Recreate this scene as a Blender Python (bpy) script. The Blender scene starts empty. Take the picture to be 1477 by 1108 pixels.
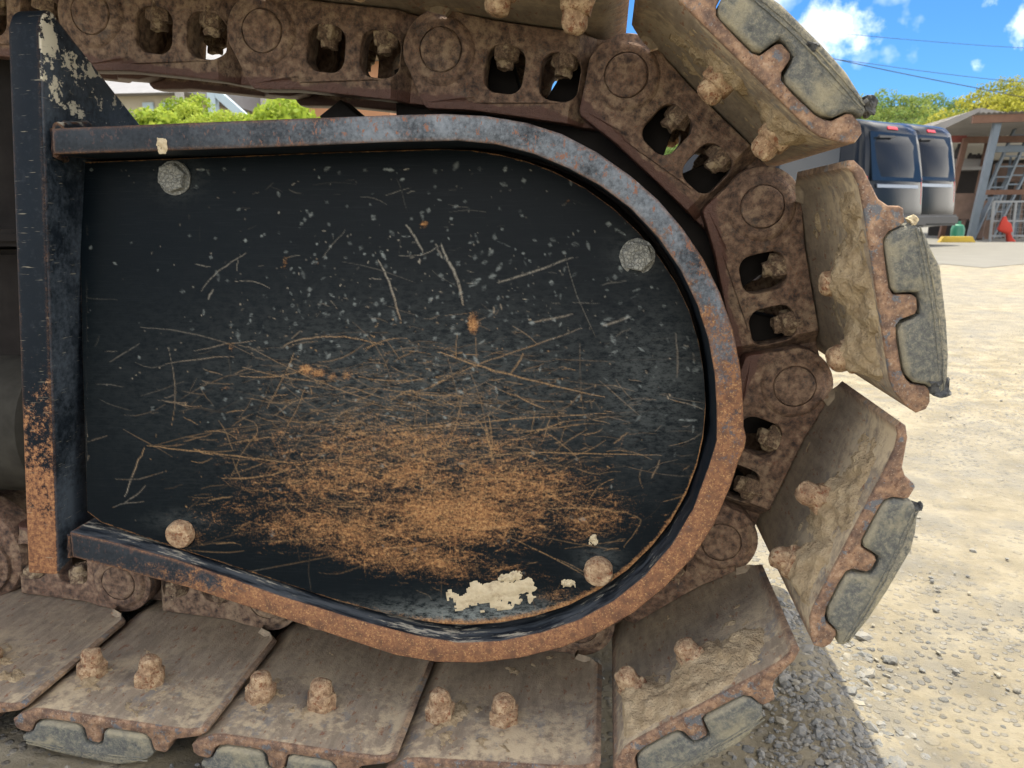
import bpy, bmesh, math, random
import numpy as np
from mathutils import Vector, Matrix, noise as mnoise
from mathutils.geometry import tessellate_polygon

random.seed(7)
rng = np.random.default_rng(11)
S = bpy.context.scene
COL = S.collection

# ------------------------------------------------------------------ camera
W_PX, H_PX, F_PX = 1477.0, 1108.0, 1150.0
CAM_H = 0.56                                   # camera height above the yard (m)
VPX, VPY, ROLL = 877.0, 312.0, math.radians(-1.1)


def camera_axes():
    b = Vector((VPX - W_PX / 2, -(VPY - H_PX / 2), -F_PX)).normalized()
    up = Vector((-math.sin(ROLL), math.cos(ROLL), 0))
    z = (up - b * up.dot(b)).normalized()
    x = b.cross(z)
    return Matrix((x, b, z))                   # rows = world axes in camera space


ROT = camera_axes()
CAM = Vector((0, 0, CAM_H))
cd = bpy.data.cameras.new('camera')
cam = bpy.data.objects.new('camera', cd)
COL.objects.link(cam)
cam.matrix_world = Matrix.Translation(CAM) @ ROT.to_4x4()
cd.sensor_width = 36.0
cd.lens = 36.0 * F_PX / W_PX
cd.clip_start = 0.02
cd.clip_end = 3000
cd.dof.use_dof = True
cd.dof.focus_distance = 0.78
cd.dof.aperture_fstop = 18
S.camera = cam


def PX(px, py, Y):
    """photo pixel -> point on the vertical plane at distance Y from the camera"""
    w = ROT @ Vector((px - W_PX / 2, -(py - H_PX / 2), -F_PX))
    return CAM + w * (Y / w.y)


def PG(px, py, z=0.0):
    """photo pixel -> point on the horizontal plane z"""
    w = ROT @ Vector((px - W_PX / 2, -(py - H_PX / 2), -F_PX))
    return CAM + w * ((z - CAM.z) / w.z)


# ------------------------------------------------------------------ sky and sun
SUN_DIR = Vector((-0.05, 0.28, 0.95)).normalized()      # towards the sun
SUN_EL = math.asin(SUN_DIR.z)
SUN_AZ = math.atan2(SUN_DIR.x, SUN_DIR.y)               # clockwise from +Y
world = bpy.data.worlds.new('World')
S.world = world
world.use_nodes = True
wt = world.node_tree
wt.nodes.clear()


def wn(t, **kw):
    n = wt.nodes.new(t)
    for k, v in kw.items():
        setattr(n, k, v)
    return n


sky = wn('ShaderNodeTexSky', sky_type='NISHITA', sun_disc=False)
sky.sun_elevation = SUN_EL
sky.sun_rotation = SUN_AZ
sky.air_density = 1.0
sky.dust_density = 0.3
sky.ozone_density = 2.0
hs = wn('ShaderNodeHueSaturation')
hs.inputs['Saturation'].default_value = 1.1
wt.links.new(sky.outputs[0], hs.inputs['Color'])
tc = wn('ShaderNodeTexCoord')
nz = wn('ShaderNodeTexNoise')
nz.inputs['Scale'].default_value = 14
nz.inputs['Detail'].default_value = 8
nz.inputs['Roughness'].default_value = 0.62
wt.links.new(tc.outputs['Generated'], nz.inputs['Vector'])
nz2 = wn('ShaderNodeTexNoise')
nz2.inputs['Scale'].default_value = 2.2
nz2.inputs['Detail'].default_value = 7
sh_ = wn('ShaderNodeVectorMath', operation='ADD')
sh_.inputs[1].default_value = (12.1, 12.5, 1.3)  # offset picked to leave the sky in view mostly blue
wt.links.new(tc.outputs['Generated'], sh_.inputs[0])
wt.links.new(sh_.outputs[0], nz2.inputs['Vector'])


def wmath(op, a, b=None, clamp=False):
    n = wn('ShaderNodeMath', operation=op, use_clamp=clamp)
    for i, v in enumerate((a, b)):
        if v is None:
            continue
        if isinstance(v, (int, float)):
            n.inputs[i].default_value = v
        else:
            wt.links.new(v, n.inputs[i])
    return n.outputs[0]


cloud = None
for (px, py, r, k) in ((1195, 45, 0.046, 1.0), (1218, 38, 0.034, 1.0), (1238, 60, 0.030, .62), (1185, 70, 0.034, .9), (1405, 96, 0.022, 0.18),
                       (1425, 2, 0.030, 0.45), (1486, 28, 0.026, 0.7)):
    d = (PX(px, py, 10) - CAM).normalized()
    dist = wn('ShaderNodeVectorMath', operation='DISTANCE')
    wt.links.new(tc.outputs['Generated'], dist.inputs[0])
    dist.inputs[1].default_value = d
    q = wmath('SUBTRACT', k, wmath('DIVIDE', dist.outputs['Value'], r))
    cloud = q if cloud is None else wmath('MAXIMUM', cloud, q)
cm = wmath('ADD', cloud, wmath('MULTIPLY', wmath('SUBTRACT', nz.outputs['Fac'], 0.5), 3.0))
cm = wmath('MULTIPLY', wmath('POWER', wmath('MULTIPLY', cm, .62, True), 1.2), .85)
wide = wmath('MULTIPLY', wmath('SUBTRACT', nz2.outputs['Fac'], 0.465), 6.0, True)   # dense cloud cover added all round as fill light for the shade
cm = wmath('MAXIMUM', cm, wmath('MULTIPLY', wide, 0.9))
tint = wn('ShaderNodeMix', data_type='RGBA', blend_type='MULTIPLY')
tint.inputs['Factor'].default_value = 1.0
wt.links.new(hs.outputs[0], tint.inputs[6])
tint.inputs[7].default_value = (.085, .165, .255, 1)
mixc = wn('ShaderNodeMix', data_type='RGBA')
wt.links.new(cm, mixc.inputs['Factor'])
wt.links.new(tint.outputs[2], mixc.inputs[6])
mixc.inputs[7].default_value = (10.4, 9.8, 8.8, 1)  # cloud white raised beyond natural brightness to lift the shaded side
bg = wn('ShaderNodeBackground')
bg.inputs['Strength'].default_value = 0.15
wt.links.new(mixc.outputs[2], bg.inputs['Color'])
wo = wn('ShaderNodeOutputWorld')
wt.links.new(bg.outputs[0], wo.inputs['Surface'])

sd = bpy.data.lights.new('sun', 'SUN')
sd.energy = 2.0
sd.angle = math.radians(0.55)
sd.color = (1.0, 0.93, 0.78)
sun = bpy.data.objects.new('sun', sd)
COL.objects.link(sun)
sun.rotation_euler = (-SUN_DIR).to_track_quat('-Z', 'Y').to_euler()
sun.location = (0, 3, 12)

S.render.engine = 'CYCLES'
S.view_settings.view_transform = 'Standard'
S.view_settings.look = 'None'
S.view_settings.gamma = 1.0
S.view_settings.use_curve_mapping = False
S.view_settings.exposure = 2.2
S.render.resolution_x, S.render.resolution_y = 1024, 768
S.cycles.max_bounces = 5


# ------------------------------------------------------------------ material helpers
class NT:
    def __init__(self, name):
        self.m = bpy.data.materials.new(name)
        self.m.use_nodes = True
        self.t = self.m.node_tree
        self.b = self.t.nodes['Principled BSDF']

    def n(self, t, **kw):
        x = self.t.nodes.new(t)
        for k, v in kw.items():
            setattr(x, k, v)
        return x

    def put(self, sock, v):
        if isinstance(v, bpy.types.NodeSocket):
            self.t.links.new(v, sock)
        else:
            if sock.type == 'RGBA' and len(v) == 3:
                v = (*v, 1)
            sock.default_value = v

    def coord(self, kind='Object', rand=True):
        c = self.n('ShaderNodeTexCoord').outputs[kind]
        if not rand:
            return c
        o = self.n('ShaderNodeObjectInfo')
        a = self.n('ShaderNodeVectorMath', operation='ADD')
        s = self.n('ShaderNodeMath', operation='MULTIPLY')
        self.put(s.inputs[0], o.outputs['Random'])
        s.inputs[1].default_value = 7.3
        self.put(a.inputs[0], c)
        self.put(a.inputs[1], s.outputs[0])
        return a.outputs[0]

    def noise(self, vec, scale, detail=5, rough=0.6, dist=0.0):
        x = self.n('ShaderNodeTexNoise')
        self.put(x.inputs['Vector'], vec)
        x.inputs['Scale'].default_value = scale
        x.inputs['Detail'].default_value = detail
        x.inputs['Roughness'].default_value = rough
        x.inputs['Distortion'].default_value = dist
        return x.outputs['Fac']

    def scalevec(self, vec, s):
        x = self.n('ShaderNodeVectorMath', operation='MULTIPLY')
        self.put(x.inputs[0], vec)
        x.inputs[1].default_value = s
        return x.outputs[0]

    def vor(self, vec, scale, feature='F1'):
        x = self.n('ShaderNodeTexVoronoi', feature=feature)
        self.put(x.inputs['Vector'], vec)
        x.inputs['Scale'].default_value = scale
        return x

    def math(self, op, a, b=0.0, clamp=False):
        x = self.n('ShaderNodeMath', operation=op, use_clamp=clamp)
        self.put(x.inputs[0], a)
        self.put(x.inputs[1], b)
        return x.outputs[0]

    def step(self, v, lo, hi):
        x = self.n('ShaderNodeMapRange', interpolation_type='SMOOTHSTEP')
        self.put(x.inputs['Value'], v)
        x.inputs['From Min'].default_value = lo
        x.inputs['From Max'].default_value = hi
        return x.outputs['Result']

    def mix(self, f, a, b):
        x = self.n('ShaderNodeMix', data_type='RGBA')
        self.put(x.inputs['Factor'], f)
        self.put(x.inputs[6], a)
        self.put(x.inputs[7], b)
        return x.outputs[2]

    def ramp(self, f, stops):
        x = self.n('ShaderNodeValToRGB')
        self.put(x.inputs[0], f)
        e = x.color_ramp.elements
        while len(e) < len(stops):
            e.new(0.5)
        for q, (p, c) in zip(e, stops):
            q.position = p
            q.color = (*c, 1)
        return x.outputs[0]

    def sep(self, vec):
        x = self.n('ShaderNodeSeparateXYZ')
        self.put(x.inputs[0], vec)
        return x.outputs

    def edge(self, r=0.004):
        bv = self.n('ShaderNodeBevel', samples=2)
        bv.inputs['Radius'].default_value = r
        g = self.n('ShaderNodeNewGeometry')
        d = self.n('ShaderNodeVectorMath', operation='DOT_PRODUCT')
        self.put(d.inputs[0], bv.outputs[0])
        self.put(d.inputs[1], g.outputs['Normal'])
        return self.math('SUBTRACT', 1.0, d.outputs['Value'], True)

    def bump(self, h, strength=0.5, dist=0.002):
        x = self.n('ShaderNodeBump')
        x.inputs['Strength'].default_value = strength
        x.inputs['Distance'].default_value = dist
        self.put(x.inputs['Height'], h)
        self.put(self.b.inputs['Normal'], x.outputs[0])

    def out(self, color, rough, metal=0.0, spec=0.5):
        self.put(self.b.inputs['Base Color'], color)
        self.put(self.b.inputs['Roughness'], rough)
        self.put(self.b.inputs['Metallic'], metal)
        self.put(self.b.inputs['Specular IOR Level'], spec)
        return self.m


ALB = 1.0


def plain(name, c, rough=0.6, metal=0.0, var=0.25, scale=8, spec=0.5, emit=None):
    t = NT(name)
    c = tuple(x * ALB for x in c)
    v = t.coord()
    f = t.noise(v, scale, 4)
    col = t.mix(f, tuple(x * (1 - var) for x in c), tuple(min(1, x * (1 + var)) for x in c))
    t.out(col, rough, metal, spec)
    return t.m


def mat_chain():
    t = NT('rusty_chain_steel')
    raw = t.coord('Object', False)
    v = t.coord()
    big = t.noise(v, 20, 4, .6)
    mid = t.noise(v, 120, 5, .70)
    fine = t.noise(v, 480, 3, .6)
    col = t.ramp(mid, [(.32, (.036, .025, .021)), (.45, (.108, .067, .046)), (.58, (.198, .124, .082)), (.74, (.35, .250, .165))])
    col = t.mix(t.math('MULTIPLY', t.step(t.math('ADD', t.math('MULTIPLY', big, .6), t.math('MULTIPLY', mid, .4)), .50, .62), .42), col, (.31, .235, .15))                     # dust
    col = t.mix(t.math('MULTIPLY', t.step(t.noise(v, 36, 6, .78), .56, .66), .5), col, (.040, .043, .046))   # bare dark patches
    col = t.mix(t.math('MULTIPLY', t.step(fine, .585, .66), .75), col, (.135, .052, .026))
    rnd = t.n('ShaderNodeObjectInfo').outputs['Random']
    col = t.mix(t.math('MULTIPLY', t.math('MULTIPLY', rnd, .22), t.step(mid, .34, .60)), col, (.32, .245, .16))
    z = t.sep(raw)[2]
    rail = t.step(t.math('ADD', z, t.math('MULTIPLY', t.math('SUBTRACT', big, .5), .03)), -.0425, -.0455)
    rc = t.mix(mid, (.060, .030, .022), (.14, .066, .045))
    col = t.mix(rail, col, rc)
    rg = t.math('SUBTRACT', .82, t.math('MULTIPLY', rail, .30))
    h = t.math('ADD', t.math('MULTIPLY', mid, .7), t.math('MULTIPLY', fine, .5))
    t.bump(h, .7, .0026)
    return t.out(col, rg, 0, .4)


def mat_shoe():
    t = NT('worn_shoe_steel')
    raw = t.coord('Object', False)
    v = t.coord()
    xyz = t.sep(raw)
    streak = t.noise(t.scalevec(v, (120, 26, 120)), 1.0, 4, .6)
    big = t.noise(v, 16, 4, .6)
    mid = t.noise(v, 110, 5, .65)
    fine = t.noise(v, 560, 3, .6)
    col = t.ramp(streak, [(.25, (.165, .130, .095)), (.5, (.235, .188, .134)), (.75, (.32, .258, .182))])
    col = t.mix(t.math('MULTIPLY', t.step(mid, .60, .70), .45), col, (.13, .11, .085))
    col = t.mix(t.math('MULTIPLY', t.step(t.noise(t.scalevec(v, (1, .4, 1)), 190, 4, .65), .595, .66), .8), col, (.185, .075, .038))
    near = t.step(xyz[1], .80, .69)
    grey = t.math('MULTIPLY', t.step(t.noise(t.scalevec(v, (1, .6, 1)), 55, 5, .75), .54, .62), near)
    col = t.mix(t.math('MULTIPLY', grey, .55), col, (.13, .145, .155))
    dust = t.step(t.math('ADD', t.math('MULTIPLY', big, .55), t.math('MULTIPLY', mid, .45)), .46, .60)
    col = t.mix(t.math('MULTIPLY', dust, t.math('ADD', .22, t.math('MULTIPLY', near, .60))), col, (.50, .40, .255))
    # rolled end faces and edges: brown rust with bare grey spots
    end = t.step(xyz[1], .6595, .6575)
    outer = t.step(xyz[2], .0500, .0530)
    lip = t.math('MAXIMUM', t.step(xyz[0], -.014, -.021), t.step(xyz[0], .168, .174))
    rim = t.math('MAXIMUM', end, t.math('MAXIMUM', outer, t.math('MULTIPLY', lip, .7)))
    rc = t.ramp(mid, [(.30, (.080, .050, .038)), (.46, (.155, .096, .064)), (.58, (.255, .152, .090)), (.74, (.37, .270, .180))])
    rc = t.mix(t.step(t.noise(v, 70, 5, .7), .555, .61), rc, (.105, .110, .118))
    rc = t.mix(t.math('MULTIPLY', t.step(fine, .58, .68), .55), rc, (.36, .29, .21))
    rc = t.mix(t.math('MULTIPLY', t.step(t.noise(v, 300, 3, .6), .60, .67), .8), rc, (.10, .048, .030))
    col = t.mix(rim, col, rc)
    h = t.math('ADD', t.math('MULTIPLY', mid, .7), t.math('MULTIPLY', fine, .5))
    t.bump(h, .6, .0022)
    return t.out(col, .8, 0, .35)


def mat_rubber():
    t = NT('dusty_rubber')
    v = t.coord()
    n1 = t.noise(v, 30, 5, .65, .3)
    n2 = t.noise(v, 230, 5, .8, .2)
    n3 = t.noise(v, 900, 2, .6)
    col = t.ramp(n2, [(.28, (.062, .066, .064)), (.48, (.120, .122, .110)), (.66, (.235, .220, .165))])
    col = t.mix(t.math('MULTIPLY', t.step(n1, .46, .66), .7), col, (.31, .275, .180))
    z = t.sep(t.coord('Object', False))[2]
    rimz = t.math('MAXIMUM', t.step(z, .0545, .0505), t.math('MULTIPLY', t.step(z, .074, .082), t.step(n2, .35, .6)))
    col = t.mix(t.math('MULTIPLY', rimz, .45), col, (.36, .315, .21))
    t.bump(t.math('ADD', n2, t.math('MULTIPLY', n3, .5)), .75, .0022)
    return t.out(col, .92, 0, .2)


def mat_black_rubber():
    t = NT('fresh_torn_rubber')
    v = t.coord()
    n = t.noise(v, 160, 5, .7)
    t.bump(n, .7, .002)
    return t.out(t.ramp(n, [(.35, (.016, .017, .018)), (.7, (.10, .10, .095))]), .8, 0, .4)


def mat_mud():
    t = NT('dried_mud')
    v = t.coord()
    n = t.noise(v, 60, 5, .65)
    f = t.noise(v, 420, 4, .75)
    col = t.ramp(n, [(.28, (.30, .222, .130)), (.5, (.44, .338, .208)), (.72, (.55, .44, .285))])
    col = t.mix(t.math('MULTIPLY', t.step(f, .56, .66), .5), col, (.22, .155, .085))
    g = t.vor(v, 330)
    h = t.math('ADD', t.math('ADD', n, t.math('MULTIPLY', f, .8)), t.math('MULTIPLY', g.outputs['Distance'], .35))
    t.bump(h, 1.0, .004)
    return t.out(col, .96, 0, .1)


def mat_pale_mud():
    t = NT('pale_dry_clay')
    v = t.coord()
    n = t.noise(v, 220, 5, .65)
    t.bump(n, .6, .002)
    return t.out(t.mix(t.math('MULTIPLY', t.step(t.noise(v, 70, 5, .75), .52, .64), .6), t.mix(n, (.34, .275, .17), (.55, .47, .32)), (.23, .175, .105)), .95, 0, .15)


def mat_nut():
    t = NT('rusty_nut')
    v = t.coord()
    n = t.noise(v, 130, 5, .65)
    f = t.noise(v, 600, 3, .6)
    col = t.ramp(n, [(.3, (.13, .075, .045)), (.48, (.29, .190, .112)), (.65, (.45, .335, .205))])
    col = t.mix(t.math('MULTIPLY', t.step(t.noise(v, 210, 4, .7), .55, .62), .85), col, (.165, .060, .028))
    col = t.mix(t.math('MULTIPLY', t.step(f, .58, .66), .6), col, (.10, .05, .03))
    t.bump(t.math('ADD', n, t.math('MULTIPLY', f, .5)), .8, .003)
    return t.out(col, .9, 0, .25)


def mat_galv():
    t = NT('crusted_grey_bolt')
    v = t.coord()
    n = t.noise(v, 240, 5, .75, .8)
    e = t.vor(v, 260, 'DISTANCE_TO_EDGE').outputs['Distance']
    col = t.ramp(n, [(.30, (.13, .135, .128)), (.5, (.25, .255, .235)), (.70, (.36, .355, .31))])
    col = t.mix(t.math('MULTIPLY', t.step(e, .05, .01), .35), col, (.10, .10, .094))
    t.bump(t.math('ADD', n, t.step(e, 0, .12)), .8, .0022)
    return t.out(col, .85, 0, .2)


def mat_linknut():
    t = NT('rusty_dusty_bolt')
    v = t.coord()
    n = t.noise(v, 90, 5, .7)
    f = t.noise(v, 380, 4, .7)
    col = t.ramp(f, [(.3, (.055, .042, .034)), (.5, (.15, .10, .066)), (.7, (.26, .185, .12))])
    col = t.mix(t.math('MULTIPLY', t.step(n, .50, .60), .85), col, (.38, .295, .185))
    t.bump(t.math('ADD', n, f), .8, .003)
    return t.out(col, .88, 0, .25)


def paint_base(t, v):
    n = t.noise(v, 11, 4, .6)
    col = t.mix(n, (.004, .0068, .0105), (.010, .0145, .020))
    return t.mix(t.math('MULTIPLY', t.step(t.noise(v, 170, 4, .7), .5, .75), .3), col, (.035, .044, .054))


def mat_rim():
    """black paint scuffed steel blue, rusted through along the lower half and on the edges"""
    t = NT('scuffed_rim_paint')
    v = t.coord('Object', False)
    xyz = t.sep(v)
    col = paint_base(t, v)
    n = t.noise(v, 48, 6, .72)
    f = t.noise(v, 300, 5, .78)
    right = t.step(xyz[0], -.46, -.14)                               # the rounded end is rubbed the most
    front = t.step(xyz[1], .7225, .7208)
    scuff = t.math('ADD', t.math('MULTIPLY', t.noise(v, 22, 4, .6), .55), t.math('MULTIPLY', t.noise(v, 260, 4, .75), .45))
    sm = t.math('MULTIPLY', t.step(scuff, .30, .70), t.math('ADD', .12, t.math('MULTIPLY', right, .95)), True)
    sm = t.math('MULTIPLY', sm, front)
    col = t.mix(sm, col, t.mix(n, (.105, .125, .150), (.225, .250, .272)))
    wear = t.math('MULTIPLY', t.step(xyz[2], .72, .26), t.math('MULTIPLY', right, .36))
    wear = t.math('ADD', wear, t.math('MULTIPLY', t.step(xyz[2], .27, .15), .30))
    wear = t.math('MULTIPLY', wear, t.math('ADD', .12, t.math('MULTIPLY', front, .88)))
    e = t.math('MULTIPLY', t.edge(.005), 4.0, True)
    wear = t.math('ADD', wear, t.math('MULTIPLY', e, .48))
    r = t.math('ADD', t.math('ADD', t.math('MULTIPLY', n, .55), t.math('MULTIPLY', f, .45)), wear)
    rm = t.step(r, .67, .80)
    rc = t.ramp(f, [(.28, (.088, .042, .028)), (.46, (.185, .090, .050)), (.60, (.320, .162, .076)), (.78, (.43, .285, .165))])
    rc = t.mix(t.math('MULTIPLY', t.step(t.noise(v, 75, 5, .75), .46, .62), .7), rc, (.085, .046, .034))
    rc = t.mix(t.math('MULTIPLY', t.step(t.noise(v, 520, 3, .7), .56, .66), .75), rc, (.46, .27, .12))
    col = t.mix(rm, col, rc)
    chip = t.math('MULTIPLY', t.step(t.noise(t.scalevec(v, (1, 1, .6)), 190, 5, .75), .575, .62), t.math('ADD', .25, right), True)
    col = t.mix(t.math('MULTIPLY', t.math('MULTIPLY', chip, t.math('SUBTRACT', 1, rm)), front), col, (.185, .088, .056))
    # clay smeared on the upward inside of the lower flange
    g = t.n('ShaderNodeNewGeometry')
    up = t.step(t.sep(g.outputs['Normal'])[2], .3, .8)
    back = t.math('SUBTRACT', 1, front)
    film = t.math('MULTIPLY', t.math('MULTIPLY', up, back), t.step(t.noise(t.scalevec(v, (18, 110, 40)), 1.0, 5, .7), .36, .64))
    col = t.mix(t.math('MULTIPLY', film, .6), col, (.11, .122, .132))
    clay = t.math('MULTIPLY', t.math('MULTIPLY', t.step(t.noise(t.scalevec(v, (14, 70, 24)), 1.0, 6, .75), .545, .60), up), back)
    col = t.mix(t.math('MULTIPLY', clay, .85), col, (.42, .385, .30))
    rough = t.math('ADD', .45, t.math('MULTIPLY', rm, .42))
    t.bump(t.math('ADD', t.math('MULTIPLY', rm, .5), t.math('MULTIPLY', f, t.math('ADD', .15, rm))), .5, .0018)
    return t.out(col, rough, 0, .18)


def mat_side():
    """the deep upright plate: black with rust at the foot, cream chips on the gusset"""
    t = NT('chipped_upright_paint')
    v = t.coord('Object', False)
    xyz = t.sep(v)
    col = paint_base(t, v)
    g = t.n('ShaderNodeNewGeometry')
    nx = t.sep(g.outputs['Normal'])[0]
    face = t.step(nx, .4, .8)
    skylit_tint = t.math('MULTIPLY', t.math('ADD', t.math('MULTIPLY', t.noise(v, 14, 3, .6), .55), t.math('MULTIPLY', t.noise(v, 150, 4, .75), .45)), face)
    col = t.mix(t.math('MULTIPLY', t.step(skylit_tint, .35, .62), .6), col, (.085, .105, .130))  # right face tinted pale blue, skylight put into its colour
    n = t.noise(v, 70, 6, .72)
    f = t.noise(v, 280, 5, .75)
    w = t.math('ADD', t.math('MULTIPLY', t.step(xyz[2], .50, .10), .46), t.math('MULTIPLY', t.step(xyz[2], .62, .30), .14))
    w = t.math('MULTIPLY', w, t.math('SUBTRACT', 1, t.math('MULTIPLY', face, .75)))
    e = t.math('MULTIPLY', t.edge(.0045), 4.0, True)
    w = t.math('ADD', w, t.math('MULTIPLY', e, .42))
    rm = t.step(t.math('ADD', t.math('ADD', t.math('MULTIPLY', n, .6), t.math('MULTIPLY', f, .4)), w), .74, .90)
    rc = t.ramp(f, [(.28, (.088, .042, .028)), (.46, (.185, .090, .050)), (.60, (.320, .162, .076)), (.78, (.43, .285, .165))])
    col = t.mix(rm, col, rc)
    # cream chips, upper gusset only
    lift = t.math('MULTIPLY', t.math('SUBTRACT', t.step(xyz[2], .610, .700), 1.0), .22)
    c = t.math('MULTIPLY', t.step(t.math('ADD', t.noise(t.scalevec(v, (1, .8, 1)), 55, 7, .70), lift), .515, .535), face)
    col = t.mix(c, col, (.58, .54, .42))
    sc = t.step(t.noise(t.scalevec(v, (60, 60, 700)), 1.0, 3, .5), .66, .72)
    col = t.mix(t.math('MULTIPLY', sc, .5), col, (.30, .27, .20))
    t.bump(t.math('ADD', t.math('MULTIPLY', rm, .6), t.math('ADD', t.math('MULTIPLY', c, .8), t.math('MULTIPLY', f, .2))), .45, .0016)
    return t.out(col, t.math('ADD', .45, t.math('MULTIPLY', rm, .42)), 0, .08)


def mat_cover():
    t = NT('scratched_cover_paint')
    v = t.coord('Object', False)

    def att(nm):
        a = t.n('ShaderNodeAttribute', attribute_name=nm)
        return a.outputs['Fac']
    sc, ru, cl = att('scratch'), att('rust'), att('grey')
    n = t.noise(v, 7, 4, .6)
    f = t.noise(v, 430, 4, .78)
    m = t.noise(t.scalevec(v, (.7, 1, 1.5)), 150, 5, .8)
    hl = t.noise(t.scalevec(v, (30, 30, 1100)), 1.0, 3, .6)
    col = t.mix(n, (.0014, .0032, .0048), (.0036, .0066, .0090))
    col = t.mix(t.math('MULTIPLY', t.step(hl, .52, .75), .09), col, (.05, .058, .064))
    col = t.mix(t.math('MULTIPLY', cl, t.step(m, .34, .62)), col, (.185, .205, .195))
    cl2 = t.noise(t.scalevec(v, (.6, 1, 1.4)), 48, 5, .75)
    rr = t.step(t.math('ADD', t.math('ADD', t.math('MULTIPLY', f, .36), t.math('ADD', t.math('MULTIPLY', m, .36), t.math('MULTIPLY', cl2, .28))), ru), .635, .86)
    rc = t.ramp(t.noise(v, 380, 5, .8), [(.32, (.088, .040, .022)), (.44, (.195, .094, .042)), (.56, (.340, .180, .074)), (.70, (.50, .325, .160))])
    col = t.mix(t.math('MULTIPLY', rr, .90), col, rc)
    s2 = t.math('MULTIPLY', sc, t.step(f, .30, .58), True)
    warm = t.step(t.math('ADD', ru, t.math('MULTIPLY', n, .08)), .03, .11)
    scol = t.mix(warm, (.36, .335, .275), (.40, .245, .115))
    col = t.mix(t.math('MULTIPLY', s2, .9), col, scol)
    t.bump(t.math('ADD', t.math('MULTIPLY', rr, .8), t.math('MULTIPLY', f, .3)), .35, .0011)
    rg = t.math('ADD', .40, t.math('MULTIPLY', t.math('MAXIMUM', rr, sc), .42))
    return t.out(col, rg, 0, .06)


def mat_ground():
    t = NT('sandy_gravel')
    g = t.n('ShaderNodeNewGeometry').outputs['Position']
    big = t.noise(g, 1.1, 5, .6)
    mid = t.noise(g, 9, 6, .65)
    fine = t.noise(g, 110, 6, .8)
    vo = t.vor(g, 85)
    vo2 = t.vor(g, 33)
    col = t.ramp(mid, [(.36, (.165, .143, .100)), (.5, (.242, .207, .140)), (.62, (.302, .264, .185))])
    col = t.mix(t.math('MULTIPLY', t.step(t.noise(g, .55, 4, .6), .42, .62), .55), col, (.215, .200, .165))
    col = t.mix(t.math('MULTIPLY', t.step(t.noise(g, 4.2, 6, .75), .50, .60), .5), col, (.165, .160, .145))
    st = t.math('MULTIPLY', t.step(vo.outputs['Distance'], .42, .25), t.step(big, .38, .62))
    col = t.mix(t.math('MULTIPLY', st, .9), col, t.mix(t.sep(vo.outputs['Color'])[0], (.11, .11, .108), (.25, .24, .215)))
    st2 = t.math('MULTIPLY', t.step(vo2.outputs['Distance'], .30, .22), t.step(t.sep(vo2.outputs['Color'])[1], .55, .6))
    col = t.mix(t.math('MULTIPLY', st2, .22), col, t.mix(t.sep(vo2.outputs['Color'])[0], (.14, .14, .135), (.30, .28, .235)))
    h = t.math('ADD', t.math('ADD', t.math('MULTIPLY', fine, .6), t.math('MULTIPLY', st, .5)), t.math('MULTIPLY', st2, .25))
    t.bump(h, .9, .010)
    return t.out(col, .95, 0, .15)


def mat_stone():
    t = NT('grey_gravel_stone')
    v = t.coord()
    at = t.n('ShaderNodeAttribute', attribute_name='tone').outputs['Fac']
    col = t.ramp(at, [(.0, (.115, .12, .12)), (.45, (.185, .183, .172)), (.75, (.23, .215, .178)), (1, (.27, .24, .178))])
    n = t.noise(v, 260, 4, .7)
    col = t.mix(t.math('MULTIPLY', t.step(n, .45, .7), .35), col, (.33, .28, .19))
    t.bump(n, .5, .002)
    return t.out(col, .92, 0, .2)


M = {}
M['chain'] = mat_chain()
M['shoe'] = mat_shoe()
M['rubber'] = mat_rubber()
M['torn'] = mat_black_rubber()
M['mud'] = mat_mud()
M['clay'] = mat_pale_mud()
M['nut'] = mat_nut()
M['rim'] = mat_rim()
M['side'] = mat_side()
M['cover'] = mat_cover()
M['ground'] = mat_ground()
M['stone'] = mat_stone()
M['dark'] = plain('greasy_dark_steel', (.014, .012, .011), .8, 0, .6, 40, .12)
M['frame'] = plain('dusty_frame_paint', (.035, .033, .027), .8, 0, .9, 30, .12)
M['galv'] = mat_galv()
M['link_nut'] = mat_linknut()


# ------------------------------------------------------------------ mesh helpers
def link_obj(name, me, mat=None, parent=None, loc=None, rot=None):
    o = bpy.data.objects.new(name, me)
    COL.objects.link(o)
    if mat is not None and me is not None and len(me.materials) == 0:
        me.materials.append(mat)
    if parent is not None:
        o.parent = parent
    if loc is not None:
        o.location = loc
    if rot is not None:
        o.rotation_euler = rot
    return o


def tag(o, label=None, cat=None, group=None, kind=None):
    if label:
        o['label'] = label
    if cat:
        o['category'] = cat
    if group:
        o['group'] = group
    if kind:
        o['kind'] = kind
    return o


def thing(name, label, cat, loc=(0, 0, 0), group=None, rz=0.0):
    o = bpy.data.objects.new(name, None)
    COL.objects.link(o)
    o.location = loc
    o.rotation_euler = (0, 0, rz)
    o.empty_display_size = .2
    return tag(o, label, cat, group)


def finish(bm, name, angle=35):
    bmesh.ops.recalc_face_normals(bm, faces=bm.faces[:])
    me = bpy.data.meshes.new(name)
    bm.to_mesh(me)
    bm.free()
    for p in me.polygons:
        p.use_smooth = True
    me.set_sharp_from_angle(angle=math.radians(angle))
    return me


def area2(poly):
    return sum(poly[i - 1][0] * poly[i][1] - poly[i][0] * poly[i - 1][1] for i in range(len(poly)))


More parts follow.
